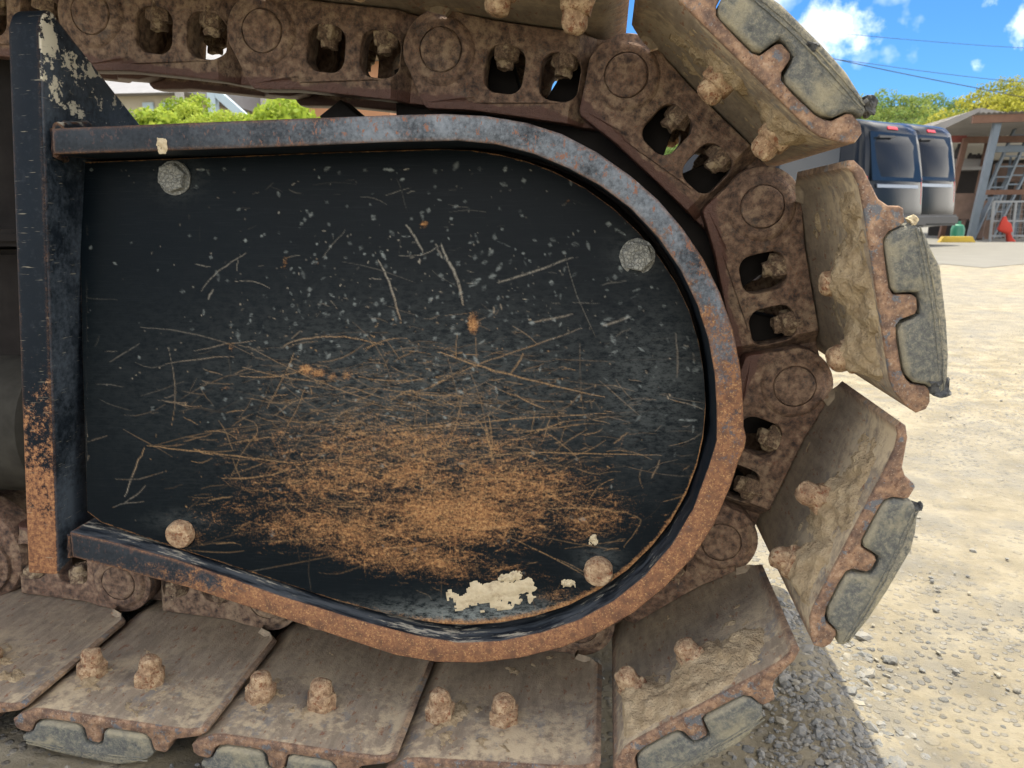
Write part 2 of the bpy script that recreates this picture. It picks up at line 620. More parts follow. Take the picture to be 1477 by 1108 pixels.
def inset(poly, d):
    """move a polygon's corners inwards by about d"""
    n = len(poly)
    sgn = 1 if area2(poly) > 0 else -1
    out = []
    for i in range(n):
        p0, p1, p2 = Vector(poly[i - 1]), Vector(poly[i]), Vector(poly[(i + 1) % n])
        e1, e2 = (p1 - p0).normalized(), (p2 - p1).normalized()
        n1, n2 = Vector((-e1.y, e1.x)) * sgn, Vector((-e2.y, e2.x)) * sgn
        m = n1 + n2
        if m.length < 1e-6:
            m = n1
        m.normalize()
        k = d / max(.45, m.dot(n1))
        out.append(tuple(p1 + m * k))
    return out


def prism(bm, polys, ys, bev=0.0, back_bev=True, rings=2):
    """solid with outline polys[0] and holes polys[1:] in the x-z plane, from ys[0] to ys[1] along y"""
    y0, y1 = ys
    loops_all = []
    cap0, cap1 = [], []
    for k, poly in enumerate(polys):
        d = bev if k == 0 else -bev
        lv = []
        if bev > 0:
            for r in range(rings + 1):
                a = math.pi / 2 * r / rings
                lv.append((y0 + bev * (1 - math.sin(a)), d * (1 - math.cos(a)) if r else d))
            lv[0] = (y0, d)
            lv = [(y0 + bev * (1 - math.sin(math.pi / 2 * r / rings)) if r else y0, 0) for r in range(0)] or \
                 [(y0 + bev * (1 - math.cos(math.pi / 2 * r / rings)), d * (1 - math.sin(math.pi / 2 * r / rings))) for r in range(rings + 1)]
            if back_bev:
                lv += [(y1 - (y - y0), q) for (y, q) in reversed(lv)]
            else:
                lv += [(y1, 0)]
        else:
            lv = [(y0, 0), (y1, 0)]
        ringv = []
        for (y, q) in lv:
            pp = inset(poly, q) if abs(q) > 1e-9 else poly
            ringv.append([bm.verts.new((x, y, z)) for (x, z) in pp])
        n = len(poly)
        for a, b in zip(ringv[:-1], ringv[1:]):
            for i in range(n):
                j = (i + 1) % n
                bm.faces.new((a[i], a[j], b[j], b[i]))
        cap0.append(ringv[0])
        cap1.append(ringv[-1])
    for cap in (cap0, cap1):
        flat = [v for c in cap for v in c]
        tris = tessellate_polygon([[Vector((v.co.x, v.co.z, 0)) for v in c] for c in cap])
        for tr in tris:
            try:
                bm.faces.new([flat[i] for i in tr])
            except ValueError:
                pass


def arc(cx, cz, r, a0, a1, n):
    return [(cx + r * math.cos(math.radians(a0 + (a1 - a0) * i / n)), cz + r * math.sin(math.radians(a0 + (a1 - a0) * i / n))) for i in range(n + 1)]


def rrect(cx, cz, hw, hh, r, n=5):
    p = []
    for (sx, sz, a) in ((1, 1, 0), (-1, 1, 90), (-1, -1, 180), (1, -1, 270)):
        p += arc(cx + sx * (hw - r), cz + sz * (hh - r), r, a, a + 90, n)
    return p


def smooth_poly(pts, it=2, closed=True):
    for _ in range(it):
        q = []
        n = len(pts)
        for i in range(n if closed else n - 1):
            a, b = pts[i], pts[(i + 1) % n]
            q.append((a[0] * .75 + b[0] * .25, a[1] * .75 + b[1] * .25))
            q.append((a[0] * .25 + b[0] * .75, a[1] * .25 + b[1] * .75))
        if not closed:
            q = [pts[0]] + q + [pts[-1]]
        pts = q
    return pts


def box(bm, c, s, rot=None):
    r = bmesh.ops.create_cube(bm, size=1.0)
    m = Matrix.Translation(c) @ (rot.to_4x4() if rot else Matrix.Identity(4)) @ Matrix.Diagonal((*s, 1))
    bmesh.ops.transform(bm, matrix=m, verts=r['verts'])
    return r['verts']


def bar(bm, a, b, w, h):
    a, b = Vector(a), Vector(b)
    d = b - a
    q = d.to_track_quat('X', 'Z').to_matrix()
    return box(bm, (a + b) / 2, (d.length, w, h), q)


def lathe(bm, prof, n=16, axis='Z', c=(0, 0, 0), phase=0.0, closed=False):
    """prof: (radius, height) pairs"""
    rings = []
    for (r, h) in prof:
        ring = []
        for i in range(n):
            a = 2 * math.pi * i / n + phase
            x, y = r * math.cos(a), r * math.sin(a)
            p = {'Z': (x, y, h), 'Y': (x, h, y), 'X': (h, x, y)}[axis]
            ring.append(bm.verts.new(Vector(p) + Vector(c)))
        rings.append(ring)
    for a, b in zip(rings[:-1], rings[1:]):
        for i in range(n):
            j = (i + 1) % n
            bm.faces.new((a[i], a[j], b[j], b[i]))
    for r in (rings[0], rings[-1]):
        if prof[0][0] > 1e-6:
            try:
                bm.faces.new(r)
            except ValueError:
                pass
    return rings


def tube(bm, pts, r, n=6):
    rings = []
    pts = [Vector(p) for p in pts]
    for i, p in enumerate(pts):
        d = (pts[min(i + 1, len(pts) - 1)] - pts[max(i - 1, 0)]).normalized()
        q = d.to_track_quat('Z', 'Y').to_matrix()
        rings.append([bm.verts.new(p + q @ Vector((r * math.cos(2 * math.pi * k / n), r * math.sin(2 * math.pi * k / n), 0))) for k in range(n)])
    for a, b in zip(rings[:-1], rings[1:]):
        for i in range(n):
            bm.faces.new((a[i], a[(i + 1) % n], b[(i + 1) % n], b[i]))
    bm.faces.new(rings[0])
    bm.faces.new(rings[-1])


def jitter(bm, amp, scale, seed=0.0):
    for v in bm.verts:
        p = v.co * scale + Vector((seed, seed * 1.7, seed * .3))
        v.co += Vector((mnoise.noise(p), mnoise.noise(p + Vector((9, 0, 0))), mnoise.noise(p + Vector((0, 9, 0))))) * amp


# ------------------------------------------------------------------ the ground
def ground_h(x, y):
    """yard height (camera side 0); it lifts a little under the rear of the track"""
    lift = np.clip((-0.22 - x) * 0.072, 0, 0.075) * np.clip((3.2 - y) / 1.5, 0, 1)
    return lift


def fbm(x, y, s, oct=4, seed=0):
    r = np.zeros_like(x)
    k = 1.0
    for o in range(oct):
        r += k * np.array([mnoise.noise(Vector((a * s, b * s, seed + o * 3.1))) for a, b in zip(x.ravel(), y.ravel())]).reshape(x.shape)
        s *= 2.1
        k *= .5
    return r


def make_ground():
    # one sheet: fine near the track, coarse out to the horizon
    def axis_pts(lo, hi, fine, far):
        a = list(np.arange(lo, hi + 1e-6, fine))
        st = fine
        while a[-1] < far:
            st *= 1.35
            a.append(a[-1] + st)
        st = fine
        while a[0] > -far:
            st *= 1.35
            a.insert(0, a[0] - st)
        return np.array(a)
    xs = axis_pts(-1.1, 1.7, .016, 900)
    ys = axis_pts(.35, 3.0, .016, 900)
    X, Y = np.meshgrid(xs, ys)
    near = (np.abs(X) < 6) & (Y > -4) & (Y < 9)
    Z = ground_h(X, Y)
    d = np.zeros_like(X)
    d[near] = fbm(X[near], Y[near], 3.0, 3) * .010 + fbm(X[near], Y[near], 26.0, 3, 5) * .0045
    fade = np.clip(1.4 - (np.hypot(X, Y) - 2) / 5, 0, 1)
    Z = Z + d * fade
    # a ridge of loose gravel thrown up beside the track
    a, b = PG(1120, 880), PG(1225, 1108)
    ax, ay, bx, by = a.x, a.y, b.x, b.y
    L2 = (bx - ax) ** 2 + (by - ay) ** 2
    tt = np.clip(((X - ax) * (bx - ax) + (Y - ay) * (by - ay)) / L2, -.4, 1.5)
    dd = np.hypot(X - (ax + tt * (bx - ax)), Y - (ay + tt * (by - ay)))
    Z += .014 * np.exp(-(dd / .05) ** 2)
    nx, ny = len(xs), len(ys)
    me = bpy.data.meshes.new('ground')
    co = np.stack([X, Y, Z], -1).reshape(-1, 3)
    idx = np.arange(nx * ny).reshape(ny, nx)
    quads = np.stack([idx[:-1, :-1], idx[:-1, 1:], idx[1:, 1:], idx[1:, :-1]], -1).reshape(-1, 4)
    grid_mesh(me, co, quads)
    o = link_obj('ground', me, M['ground'])
    tag(o, kind='structure', label='sandy gravel yard, sunlit beyond the shade of the track')
    return o, (ax, ay, bx, by)


def grid_mesh(me, co, quads):
    me.vertices.add(len(co))
    me.vertices.foreach_set('co', np.asarray(co, np.float32).ravel())
    nq, k = quads.shape
    me.loops.add(nq * k)
    me.loops.foreach_set('vertex_index', quads.astype(np.int32).ravel())
    me.polygons.add(nq)
    me.polygons.foreach_set('loop_start', np.arange(0, nq * k, k, dtype=np.int32))
    me.update(calc_edges=True)
    me.polygons.foreach_set('use_smooth', np.ones(nq, bool))
    me.validate()


ground, ridge = make_ground()


def stone_template(seed, sub=2):
    bm = bmesh.new()
    bmesh.ops.create_icosphere(bm, subdivisions=sub, radius=1)
    sx, sy, sz = 1, random.Random(seed).uniform(.6, .95), random.Random(seed + 1).uniform(.45, .75)
    for v in bm.verts:
        n = mnoise.noise(v.co * 1.3 + Vector((seed * 3.3, 0, 0)))
        v.co *= 1 + .45 * n
        v.co.x *= sx
        v.co.y *= sy
        v.co.z *= sz
    me = bpy.data.meshes.new('t')
    bmesh.ops.triangulate(bm, faces=bm.faces[:])
    co = np.array([v.co[:] for v in bm.verts])
    bm.verts.ensure_lookup_table()
    fc = np.array([[v.index for v in f.verts] for f in bm.faces])
    bm.free()
    bpy.data.meshes.remove(me)
    return co, fc


def gravel():
    T1 = [stone_template(i, 1) for i in range(8)]
    V, F, TONE = [], [], []
    off = 0

    def put(x, y, s, tone):
        nonlocal off
        co, fc = T1[rng.integers(8)]
        a = rng.uniform(0, 6.28)
        t = rng.uniform(-.4, .4)
        c, s_ = math.cos(a), math.sin(a)
        R = np.array([[c, -s_, 0], [s_, c, 0], [0, 0, 1]]) @ np.array([[1, 0, 0], [0, math.cos(t), -math.sin(t)], [0, math.sin(t), math.cos(t)]])
        p = co @ R.T * s
        z = float(ground_h(np.array(x), np.array(y)))
        ax, ay, bx, by = ridge
        tt = np.clip(((x - ax) * (bx - ax) + (y - ay) * (by - ay)) / ((bx - ax) ** 2 + (by - ay) ** 2), -.4, 1.5)
        z += .014 * math.exp(-(math.hypot(x - (ax + tt * (bx - ax)), y - (ay + tt * (by - ay))) / .05) ** 2)
        V.append(p + np.array([x, y, z + s * .12]))
        F.append(fc + off)
        TONE.append(np.full(len(co), tone))
        off += len(co)
    ax, ay, bx, by = ridge
    for i in range(2600):                                   # along the ridge
        t = rng.uniform(-.3, 1.3)
        w = abs(rng.normal(0, .045)) * rng.choice([-1, 1])
        L = math.hypot(bx - ax, by - ay)
        put(ax + (bx - ax) * t + (by - ay) / L * w, ay + (by - ay) * t - (bx - ax) / L * w, rng.lognormal(-5.55, .38), rng.beta(1.6, 3))
    for i in range(1100):                                   # right-hand yard
        y = .7 + 3.6 * rng.random() ** 1.6
        x = rng.uniform(.1, .75 * y + .25)
        put(x, y, rng.lognormal(-6.0, .42), rng.beta(2.6, 1.8))
    for i in range(1500):                                   # under and beside the track
        put(rng.uniform(-1.0, .3), rng.uniform(.5, 1.4), rng.lognormal(-5.8, .4), rng.beta(1.8, 2.5))
    co = np.concatenate(V)
    fc = np.concatenate(F)
    me = bpy.data.meshes.new('gravel')
    grid_mesh(me, co, fc)
    me.polygons.foreach_set('use_smooth', np.zeros(len(fc), bool))
    a = me.attributes.new('tone', 'FLOAT', 'POINT')
    a.data.foreach_set('value', np.concatenate(TONE).astype(np.float32))
    o = link_obj('gravel', me, M['stone'])
    tag(o, 'loose grey gravel strewn over the yard beside the track', 'gravel', kind='stuff')
    # the larger stones one can pick out
    metas = []
    for i in range(6):
        c, f = stone_template(20 + i, 2)
        m = bpy.data.meshes.new('stone')
        grid_mesh(m, c, f)
        m.polygons.foreach_set('use_smooth', np.zeros(len(f), bool))
        at = m.attributes.new('tone', 'FLOAT', 'POINT')
        at.data.foreach_set('value', np.full(len(c), .08 + .12 * i, np.float32))
        m.materials.append(M['stone'])
        metas.append(m)
    spots = [(1078, 1082, 11), (1060, 1075, 9), (1066, 1062, 8), (1115, 1022, 8), (1205, 1050, 8), (1215, 1062, 7), (1227, 1003, 7), (1240, 1096, 8), (1252, 1088, 7),
             (1195, 1085, 6), (1180, 1060, 6), (1292, 1013, 8), (1268, 1038, 8), (1360, 1012, 8), (1287, 953, 8), (1252, 953, 7), (1413, 1057, 8), (1466, 997, 6),
             (1320, 1032, 6), (1447, 1050, 5), (1400, 1090, 7), (1350, 880, 5), (1420, 900, 5), (1180, 1010, 6), (1160, 985, 6), (1190, 1035, 7), (1150, 1100, 6),
             (1165, 1045, 5), (1125, 1090, 5), (1170, 1095, 6), (60, 1085, 5), (180, 1095, 5), (250, 1090, 6)]
    for k, (px, py, r) in enumerate(spots):
        p = PG(px, py)
        p.z = float(ground_h(np.array(p.x), np.array(p.y)))
        s = r * p.y / F_PX
        st = link_obj('stone', metas[k % 6], None, ground, (p.x, p.y, p.z + s * .1), (rng.uniform(-.3, .3), rng.uniform(-.3, .3), rng.uniform(0, 6.28)))
        st.scale = (s, s, s)


gravel()

# ------------------------------------------------------------------ the excavator's track
# pins lie on one plane; they run on a 21-tooth sprocket with 190 mm pitch
PITCH = .19
YL = .853                                       # outer face of the near links
YMID = .935                                     # centre line of the track
SC = Vector((-.1264, CAM_H - .1554))            # sprocket centre (x, z)
SR = .3256
ANG1 = math.atan2(.13768 + .1554, .01543 + .1264)
TH = math.radians(33.93)
pins = {}
for i in range(0, 7):
    a = ANG1 - (i - 1) * TH
    pins[i] = Vector((SC.x + SR * math.cos(a), SC.y + SR * math.sin(a)))
dir_top = Vector((-.189, .0236)).normalized()
for i in range(1, 9):
    pins[-i] = pins[-i + 1] + dir_top * PITCH
dir_bot = Vector((-.189, .0142)).normalized()
for i in range(7, 15):
    pins[i] = pins[i - 1] + dir_bot * PITCH

exc = thing('excavator', 'black and rusty crawler excavator undercarriage with chain track and rubber padded shoes on gravel', 'excavator', (SC.x, YMID, 0))
EXC_INV = Matrix.Translation((-SC.x, -YMID, 0))


def part(name, me, mat, loc=(0, 0, 0), rot=(0, 0, 0), parent=None, label=None):
    o = link_obj(name, me, mat, parent or exc, loc, rot)
    if parent is None:
        o.location = Vector(loc) - Vector((SC.x, YMID, 0))
    if label:
        o['label'] = label
    return o


def link_mesh():
    out = arc(0, 0, .0405, 200, 82, 12)
    out += [(.020, .0375), (.045, .0362), (.09, .0358), (.14, .0360), (.165, .0372)]
    out += arc(PITCH, 0, .0385, 95, -60, 12)
    out += [(.195, -.047), (.180, -.0515), (.14, -.0525), (.09, -.0525), (.04, -.0530), (.0, -.0570), (-.009, -.0575), (-.0135, -.0540), (-.030, -.026)]
    holes = []
    for cx in (.0665, .1235):
        h = rrect(cx, -.0092, .0200, .0232, .0140, 5)
        holes.append(h)
    bm = bmesh.new()
    prism(bm, [out] + holes, (0, .030), .0022)
    for u in (.028, .040, .052, .138, .146, .154):
        bmesh.ops.bisect_plane(bm, geom=bm.verts[:] + bm.edges[:] + bm.faces[:], plane_co=(u, 0, 0), plane_no=(1, 0, 0), dist=1e-6)
    for v in bm.verts:
        u = v.co.x

        def sm(a, b, t):
            t = min(1, max(0, (t - a) / (b - a)))
            return t * t * (3 - 2 * t)
        v.co.y += .0055 * sm(.026, .054, u) + .026 * sm(.136, .156, u)
        # the running rail is chamfered back
        if v.co.z < -.044 and v.co.y < .012:
            v.co.y += .004
    # raised boss round the pin bore
    lathe(bm, [(.0365, .003), (.0345, .0008), (.0325, -.0012), (.0305, -.0028), (.0280, -.0036), (.0240, -.0038), (.0222, -.0034), (.0214, .003)], 36, 'Y')
    lathe(bm, [(.030, .056), (.0295, .030)], 24, 'Y', (PITCH, 0, 0))
    return finish(bm, 'chain_link', 40)


def pin_mesh():
    bm = bmesh.new()
    lathe(bm, [(.0, -.0040), (.004, -.0043), (.012, -.0047), (.0175, -.0050), (.0203, -.0046), (.0213, -.0034), (.0213, .165)], 30, 'Y')
    jitter(bm, .0010, 90, 6)
    # bushing between the two rails
    lathe(bm, [(.027, .045), (.027, .12)], 24, 'Y')
    return finish(bm, 'pin', 40)


def link_nut_mesh():
    bm = bmesh.new()
    lathe(bm, [(.0, -.0075), (.0082, -.0075), (.0088, -.001), (.0088, .001)], 12, 'Z')
    lathe(bm, [(.0085, -.0005), (.0130, .001), (.0142, .003), (.0142, .020)], 6, 'Z', phase=.4)
    bmesh.ops.subdivide_edges(bm, edges=bm.edges[:], cuts=1, use_grid_fill=True)
    jitter(bm, .0026, 110, 3)
    jitter(bm, .0010, 320, 5)
    return finish(bm, 'nut', 40)


LINK, PIN, LNUT = link_mesh(), pin_mesh(), link_nut_mesh()

# far links are the mirror image
bmf = bmesh.new()
bmf.from_mesh(LINK)
bmesh.ops.scale(bmf, vec=(1, -1, 1), verts=bmf.verts[:])
bmesh.ops.reverse_faces(bmf, faces=bmf.faces[:])
LINK_FAR = finish(bmf, 'chain_link_far', 40)

SHOE_PROF = [(-.0254, .0325), (-.0245, .0370), (-.0159, .0428), (-.0044, .0462), (.0085, .0500), (.0149, .0560), (.0172, .0642), (.0198, .0668), (.030, .0662), (.0322, .0630), (.0345, .0540),
             (.0394, .0492), (.0495, .0482), (.0776, .0478), (.0837, .0500), (.0868, .0640), (.090, .0667), (.099, .0662), (.1023, .0637), (.1044, .0525), (.1084, .0485), (.1216, .0474), (.1452, .0478),
             (.1527, .0500), (.1573, .0530), (.1615, .0640), (.1650, .0662), (.1749, .0652), (.1802, .0615), (.1817, .0535), (.1753, .0475), (.1600, .0395), (.150, .0378), (.1296, .0378), (.089, .0380), (.0438, .0382), (.0144, .0384),
             (-.0048, .0378), (-.0150, .0350), (-.0205, .0310)]
Y0, Y1 = .655, 1.215


def loft(bm, rings):
    vs = [[bm.verts.new((x, y, z)) for (x, z) in poly] for (y, poly) in rings]
    n = len(vs[0])
    for a, b in zip(vs[:-1], vs[1:]):
        for i in range(n):
            j = (i + 1) % n
            bm.faces.new((a[i], a[j], b[j], b[i]))
    for r in (vs[0], vs[-1]):
        tris = tessellate_polygon([[Vector((v.co.x, v.co.z, 0)) for v in r]])
        for tr in tris:
            try:
                bm.faces.new([r[i] for i in tr])
            except ValueError:
                pass


def shoe_mesh():
    P = SHOE_PROF

    def nolip(p):
        return [(max(x, .004 + (z - .034) * .6), z) for (x, z) in p]
    b = .0014
    rings = [(Y0, inset(P, b)), (Y0 + b * .35, inset(P, b * .4)), (Y0 + b, P), (.70, P), (.74, P), (.79, P), (.822, P), (.835, [(max(x, -.012), z) for x, z in P]), (.842, nolip(P)),
             (1.028, nolip(P)), (1.048, P), (Y1 - b, P), (Y1, inset(P, b))]
    bm = bmesh.new()
    loft(bm, rings)
    return finish(bm, 'track_shoe', 32)


PAD = [(.0430, .0492), (.0385, .0515), (.0352, .0560), (.0335, .0640), (.0315, .0690), (.0345, .0735), (.0422, .0795), (.0543, .0842), (.0699, .0866), (.1113, .0866), (.1393, .0838), (.1620, .0795), (.1705, .0755),
       (.1712, .0710), (.1640, .0680), (.1598, .0640), (.1560, .0548), (.1488, .0505), (.1423, .0490), (.1123, .0492), (.1075, .0530), (.1055, .0630), (.1030, .0685), (.0930, .0700), (.0862, .0685), (.0843, .0620), (.0826, .0520), (.0776, .0489)]


def pad_mesh(seed):
    bm = bmesh.new()
    P = PAD
    r = .0042
    rings = []
    ystart = Y0 - .0035
    for k in range(4):
        a = math.pi / 2 * k / 3
        rings.append((ystart + r * (1 - math.sin(a)), inset(P, r * (1 - math.sin(a)) * .0 + r * (1 - math.cos(math.pi / 2 - a)))))
    rings = [(ystart + r * (1 - math.cos(math.pi / 2 * k / 3)), inset(P, r * (1 - math.sin(math.pi / 2 * k / 3)))) for k in range(4)]
    for y in np.arange(.675, 1.20, .03):
        rings.append((float(y), P))
    rings += [(Y1, P), (Y1 + .003, inset(P, .003))]
    loft(bm, rings)
    for v in bm.verts:                                      # worn, uneven outer face
        if v.co.z > .060:
            p = Vector((v.co.x * 45, v.co.y * 38, seed * 3.1))
            v.co.z += .0030 * mnoise.noise(p) - .0012
            v.co.y += .0018 * mnoise.noise(p * 1.7 + Vector((4, 0, 0)))
    return finish(bm, 'rubber_pad', 40)


def seam_mesh(seed):
    bm = bmesh.new()
    for dz in (0, .0032):
        pts = []
        for i in range(24):
            x = .036 + (.166 - .036) * i / 23
            z = .0735 + dz + .0035 * math.sin(math.pi * i / 23) - .0010
            pts.append((x, Y0 - .0034, z + .0006 * mnoise.noise(Vector((x * 160, seed, dz * 500)))))
        tube(bm, pts, .00075, 5)
    return finish(bm, 'mould_seam', 60)


def dome_nut_mesh(seed):
    r = random.Random(seed)
    bm = bmesh.new()
    lathe(bm, [(.0160, .003), (.0158, -.006), (.0156, -.0125), (.0142, -.0150), (.0105, -.0156)], 6, 'Z', phase=seed)
    lathe(bm, [(.0112, -.0140), (.0112, -.0200), (.0106, -.0245), (.0090, -.0278), (.0060, -.0296), (.003, -.0302), (.0, -.0302)], 14, 'Z')
    bmesh.ops.subdivide_edges(bm, edges=[e for e in bm.edges if e.calc_length() > .008], cuts=2, use_grid_fill=True)
    jitter(bm, .0024, 75, seed * 2.7)
    jitter(bm, .0012, 260, seed * 1.3)
    return finish(bm, 'dome_nut', 55)


SHOE = shoe_mesh()
PADS = [pad_mesh(i) for i in range(4)]
SEAMS = [seam_mesh(i) for i in range(3)]
DOMES = [dome_nut_mesh(i) for i in range(5)]
NUT_U, NUT_Y = (.0735, .1400), .722


def mud_mesh(seed, strength, heavy):
    """crust of dried mud on the inside of a shoe, thickest round the pad bolts and out to the shoe's end"""
    nu, nv = 84, 72
    us = np.linspace(-.004, .160, nu)
    ysv = np.linspace(Y0 + .002, .845, nv)
    co = np.zeros((nv, nu, 3))
    for j, y in enumerate(ysv):
        for i, u in enumerate(us):
            n = 0
            for k, (s, a) in enumerate(((20, .42), (55, .32), (130, .24), (310, .14))):
                n += a * mnoise.noise(Vector((u * s, y * s, seed * 5.3 + k)))
            strip = math.exp(-((y - .698) / .034) ** 2) * .75
            nut = max(math.exp(-(((u - q) / .020) ** 2 + ((y - NUT_Y + .004) / .024) ** 2)) for q in NUT_U)
            ed = min(1, (y - Y0) / .012) * min(1, (u + .006) / .02) * min(1, (.162 - u) / .012)
            h = (strip * .0120 * strength + nut * .0130 * heavy + n * .0145 - .0034 - .002 * (1 - strength)) * ed - .0022 * (1 - ed)
            if h < 0:
                h = -.0016
            co[j, i] = (u, y, .0382 - h)
    # follow the rolled ends of the plate
    co[:, :, 2] -= np.clip((.006 - co[:, :, 0]) * .12, 0, .01)
    idx = np.arange(nu * nv).reshape(nv, nu)
    q = np.stack([idx[:-1, :-1], idx[1:, :-1], idx[1:, 1:], idx[:-1, 1:]], -1).reshape(-1, 4)
    z = co[:, :, 2].reshape(-1)
    keep = (z[q] < .0392).any(axis=1)
    me = bpy.data.meshes.new('dried_mud')
    grid_mesh(me, co.reshape(-1, 3), q[keep])
    return me


def torn_mesh(seed, s):
    bm = bmesh.new()
    bmesh.ops.create_icosphere(bm, subdivisions=3, radius=s)
    bmesh.ops.scale(bm, vec=(1.0, .8, .75), verts=bm.verts[:])
    jitter(bm, s * .9, 1.0 / s * .9, seed)
    jitter(bm, s * .35, 3.0 / s, seed + 4)
    return finish(bm, 'torn_rubber', 25)


MUD = {2: (1, .95, .85), 3: (2, .95, .95), 4: (3, 1.0, 1.15), 5: (4, .18, .62), 6: (5, .12, .5), 7: (6, .15, .5), 8: (7, .2, .4), 1: (8, .35, .9), 0: (9, -.2, .55)}
MATS_PAD = M['rubber']
for i in range(-8, 14):
    a, b = pins[i], pins[i + 1]
    d = b - a
    th = math.atan2(d.y, d.x)
    loc = (a.x, 0, a.y)
    rot = (0, -th, 0)
    for far in (0, 1):
        y = YL if not far else 2 * YMID - YL
        lk = part('chain_link', LINK_FAR if far else LINK, M['chain'], (a.x, y, a.y), rot)
        if not far:
            part('pin', PIN, M['chain'], parent=lk)
        for u in (.0648, .1255):
            part('nut', LNUT, M['link_nut'], (u, (.019 if not far else -.019), .0005), (0, 0, rng.uniform(0, 6)), lk)
    sh = part('track_shoe', SHOE, M['shoe'], loc, rot)
    pd = part('rubber_pad', PADS[i % 4], M['rubber'], parent=sh)
    part('mould_seam', SEAMS[i % 3], M['rubber'], parent=sh)
    for k, u in enumerate(NUT_U):
        for y in (NUT_Y, 2 * YMID - NUT_Y):
            n = part('dome_nut', DOMES[(i * 2 + k) % 5], M['mud'] if (i, k) in ((2, 0), (1, 0), (0, 0)) and y < 1 else M['nut'], (u, y, .0380), (0, 0, rng.uniform(0, 6)), sh)
            n.scale = (1, 1, rng.uniform(.85, 1.12))
    if i in MUD:
        mm = part('dried_mud', mud_mesh(*MUD[i]), M['mud'], parent=sh)
    if i == 1:
        part('torn_rubber', torn_mesh(1, .0085), M['torn'], (.166, .660, .0775), parent=sh, label='black torn corner of the rubber pad')
        part('torn_rubber', torn_mesh(5, .0035), M['torn'], (.107, .652, .0795), parent=sh)
    if i == 2:
        part('torn_rubber', torn_mesh(2, .0075), M['torn'], (.163, .6545, .0745), parent=sh, label='black torn corner of the rubber pad')
        part('torn_rubber', torn_mesh(3, .0040), M['clay'], (.0305, .657, .0725), parent=sh, label='pale frayed rubber tuft')
    if i == 3:
        part('torn_rubber', torn_mesh(4, .0045), M['torn'], (.034, .656, .0745), parent=sh)


# sprocket with teeth, and the drive hub behind the cover
def sprocket():
    bm = bmesh.new()
    pts = []
    nt = 21
    for k in range(nt * 2):
        a = 2 * math.pi * k / nt / 2 * 1.0
        for (da, r) in ((-.055, .272), (-.022, .312), (.022, .312), (.055, .272)):
            if k % 2 == 0 or True:
                pass
    base = ANG1
    step = TH / 2
    n = int(round(2 * math.pi / step))
    for k in range(n):
        a = base - k * 2 * math.pi / n + math.pi / n
        for (da, r) in ((.10, .288), (.045, .335), (-.045, .335), (-.10, .288)):
            pts.append((r * math.cos(a + da), r * math.sin(a + da)))
    prism(bm, [pts], (YMID - .022, YMID + .022), .003)
    me = finish(bm, 'sprocket', 35)
    part('sprocket', me, M['dark'], (SC.x, 0, SC.y))
    bm = bmesh.new()
    lathe(bm, [(.15, .795), (.205, .800), (.215, .815), (.215, .93)], 48, 'Y')
    lathe(bm, [(.235, .93), (.245, .935), (.245, 1.06)], 48, 'Y')
    part('drive_hub', finish(bm, 'drive_hub', 35), M['dark'], (SC.x, 0, SC.y))


sprocket()

# ------------------------------------------------------------------ cover plate, rim and upright plate
YR = .72


def YPF(px, py):
    """depth of the cover plate: its foot sits forward in the rim, its head is set back"""
    return .743 + (900 - py) / 685 * .055 - .016 * (1018 - px) / 906


RIM_OUT = [(74, 185), (200, 180), (400, 172), (560, 166), (640, 164), (700, 167), (760, 177), (810, 193), (860, 219), (910, 254), (950, 289), (985, 330), (1015, 374), (1040, 425), (1058, 478), (1069, 535), (1073, 590),
           (1073, 616), (1077, 632), (1074, 648), (1066, 665), (1055, 700), (1030, 758), (1000, 805), (960, 847), (915, 884), (865, 913), (810, 935), (750, 950), (690, 957), (630, 956), (570, 946), (500, 923), (400, 890), (270, 848), (104, 804)]
RIM_IN = [(100, 768), (168, 784), (251, 807), (300, 824), (349, 841), (402, 860), (454, 876), (505, 892), (550, 905), (600, 918), (660, 928), (720, 926), (780, 914), (835, 895), (885, 868), (930, 832), (968, 788), (1000, 735), (1022, 675), (1030, 650), (1034, 635), (1034, 590), (1031, 540), (1022, 490), (1006, 440), (982, 390), (950, 343),
          (910, 301), (866, 268), (820, 243), (770, 222), (715, 208), (660, 203), (560, 205), (400, 212), (200, 219), (76, 223)]


def wp(pts, Y):
    r = []
    for (x, y) in pts:
        p = PX(x, y, Y)
        r.append((p.x, p.z))
    return r


rim_poly = wp(RIM_OUT + RIM_IN, YR)
bm = bmesh.new()
prism(bm, [rim_poly], (YR, .832), .0022, back_bev=False, rings=3)
part('guard_rim', finish(bm, 'guard_rim', 38), M['rim'], label='curved flat steel rim round the cover, paint rusted away along the bottom')

# dark web the cover is bolted to
bm = bmesh.new()
web = wp([(60, 205), (660, 185), (790, 205), (900, 275), (990, 380), (1040, 500), (1050, 620), (1020, 720), (950, 820), (850, 890), (720, 938), (640, 940), (540, 922), (100, 790)], YR)
prism(bm, [web], (.818, .828), .001)
part('backing_plate', finish(bm, 'backing_plate'), M['dark'])

# upright deep plate at the left, its edge towards us, top corner cut to a gusset
uprL_top, uprL_bot = PX(9, 8, YR), PX(40, 833, YR)
uprR_top, uprR_bot = PX(56, 8, YR), PX(83, 830, YR)


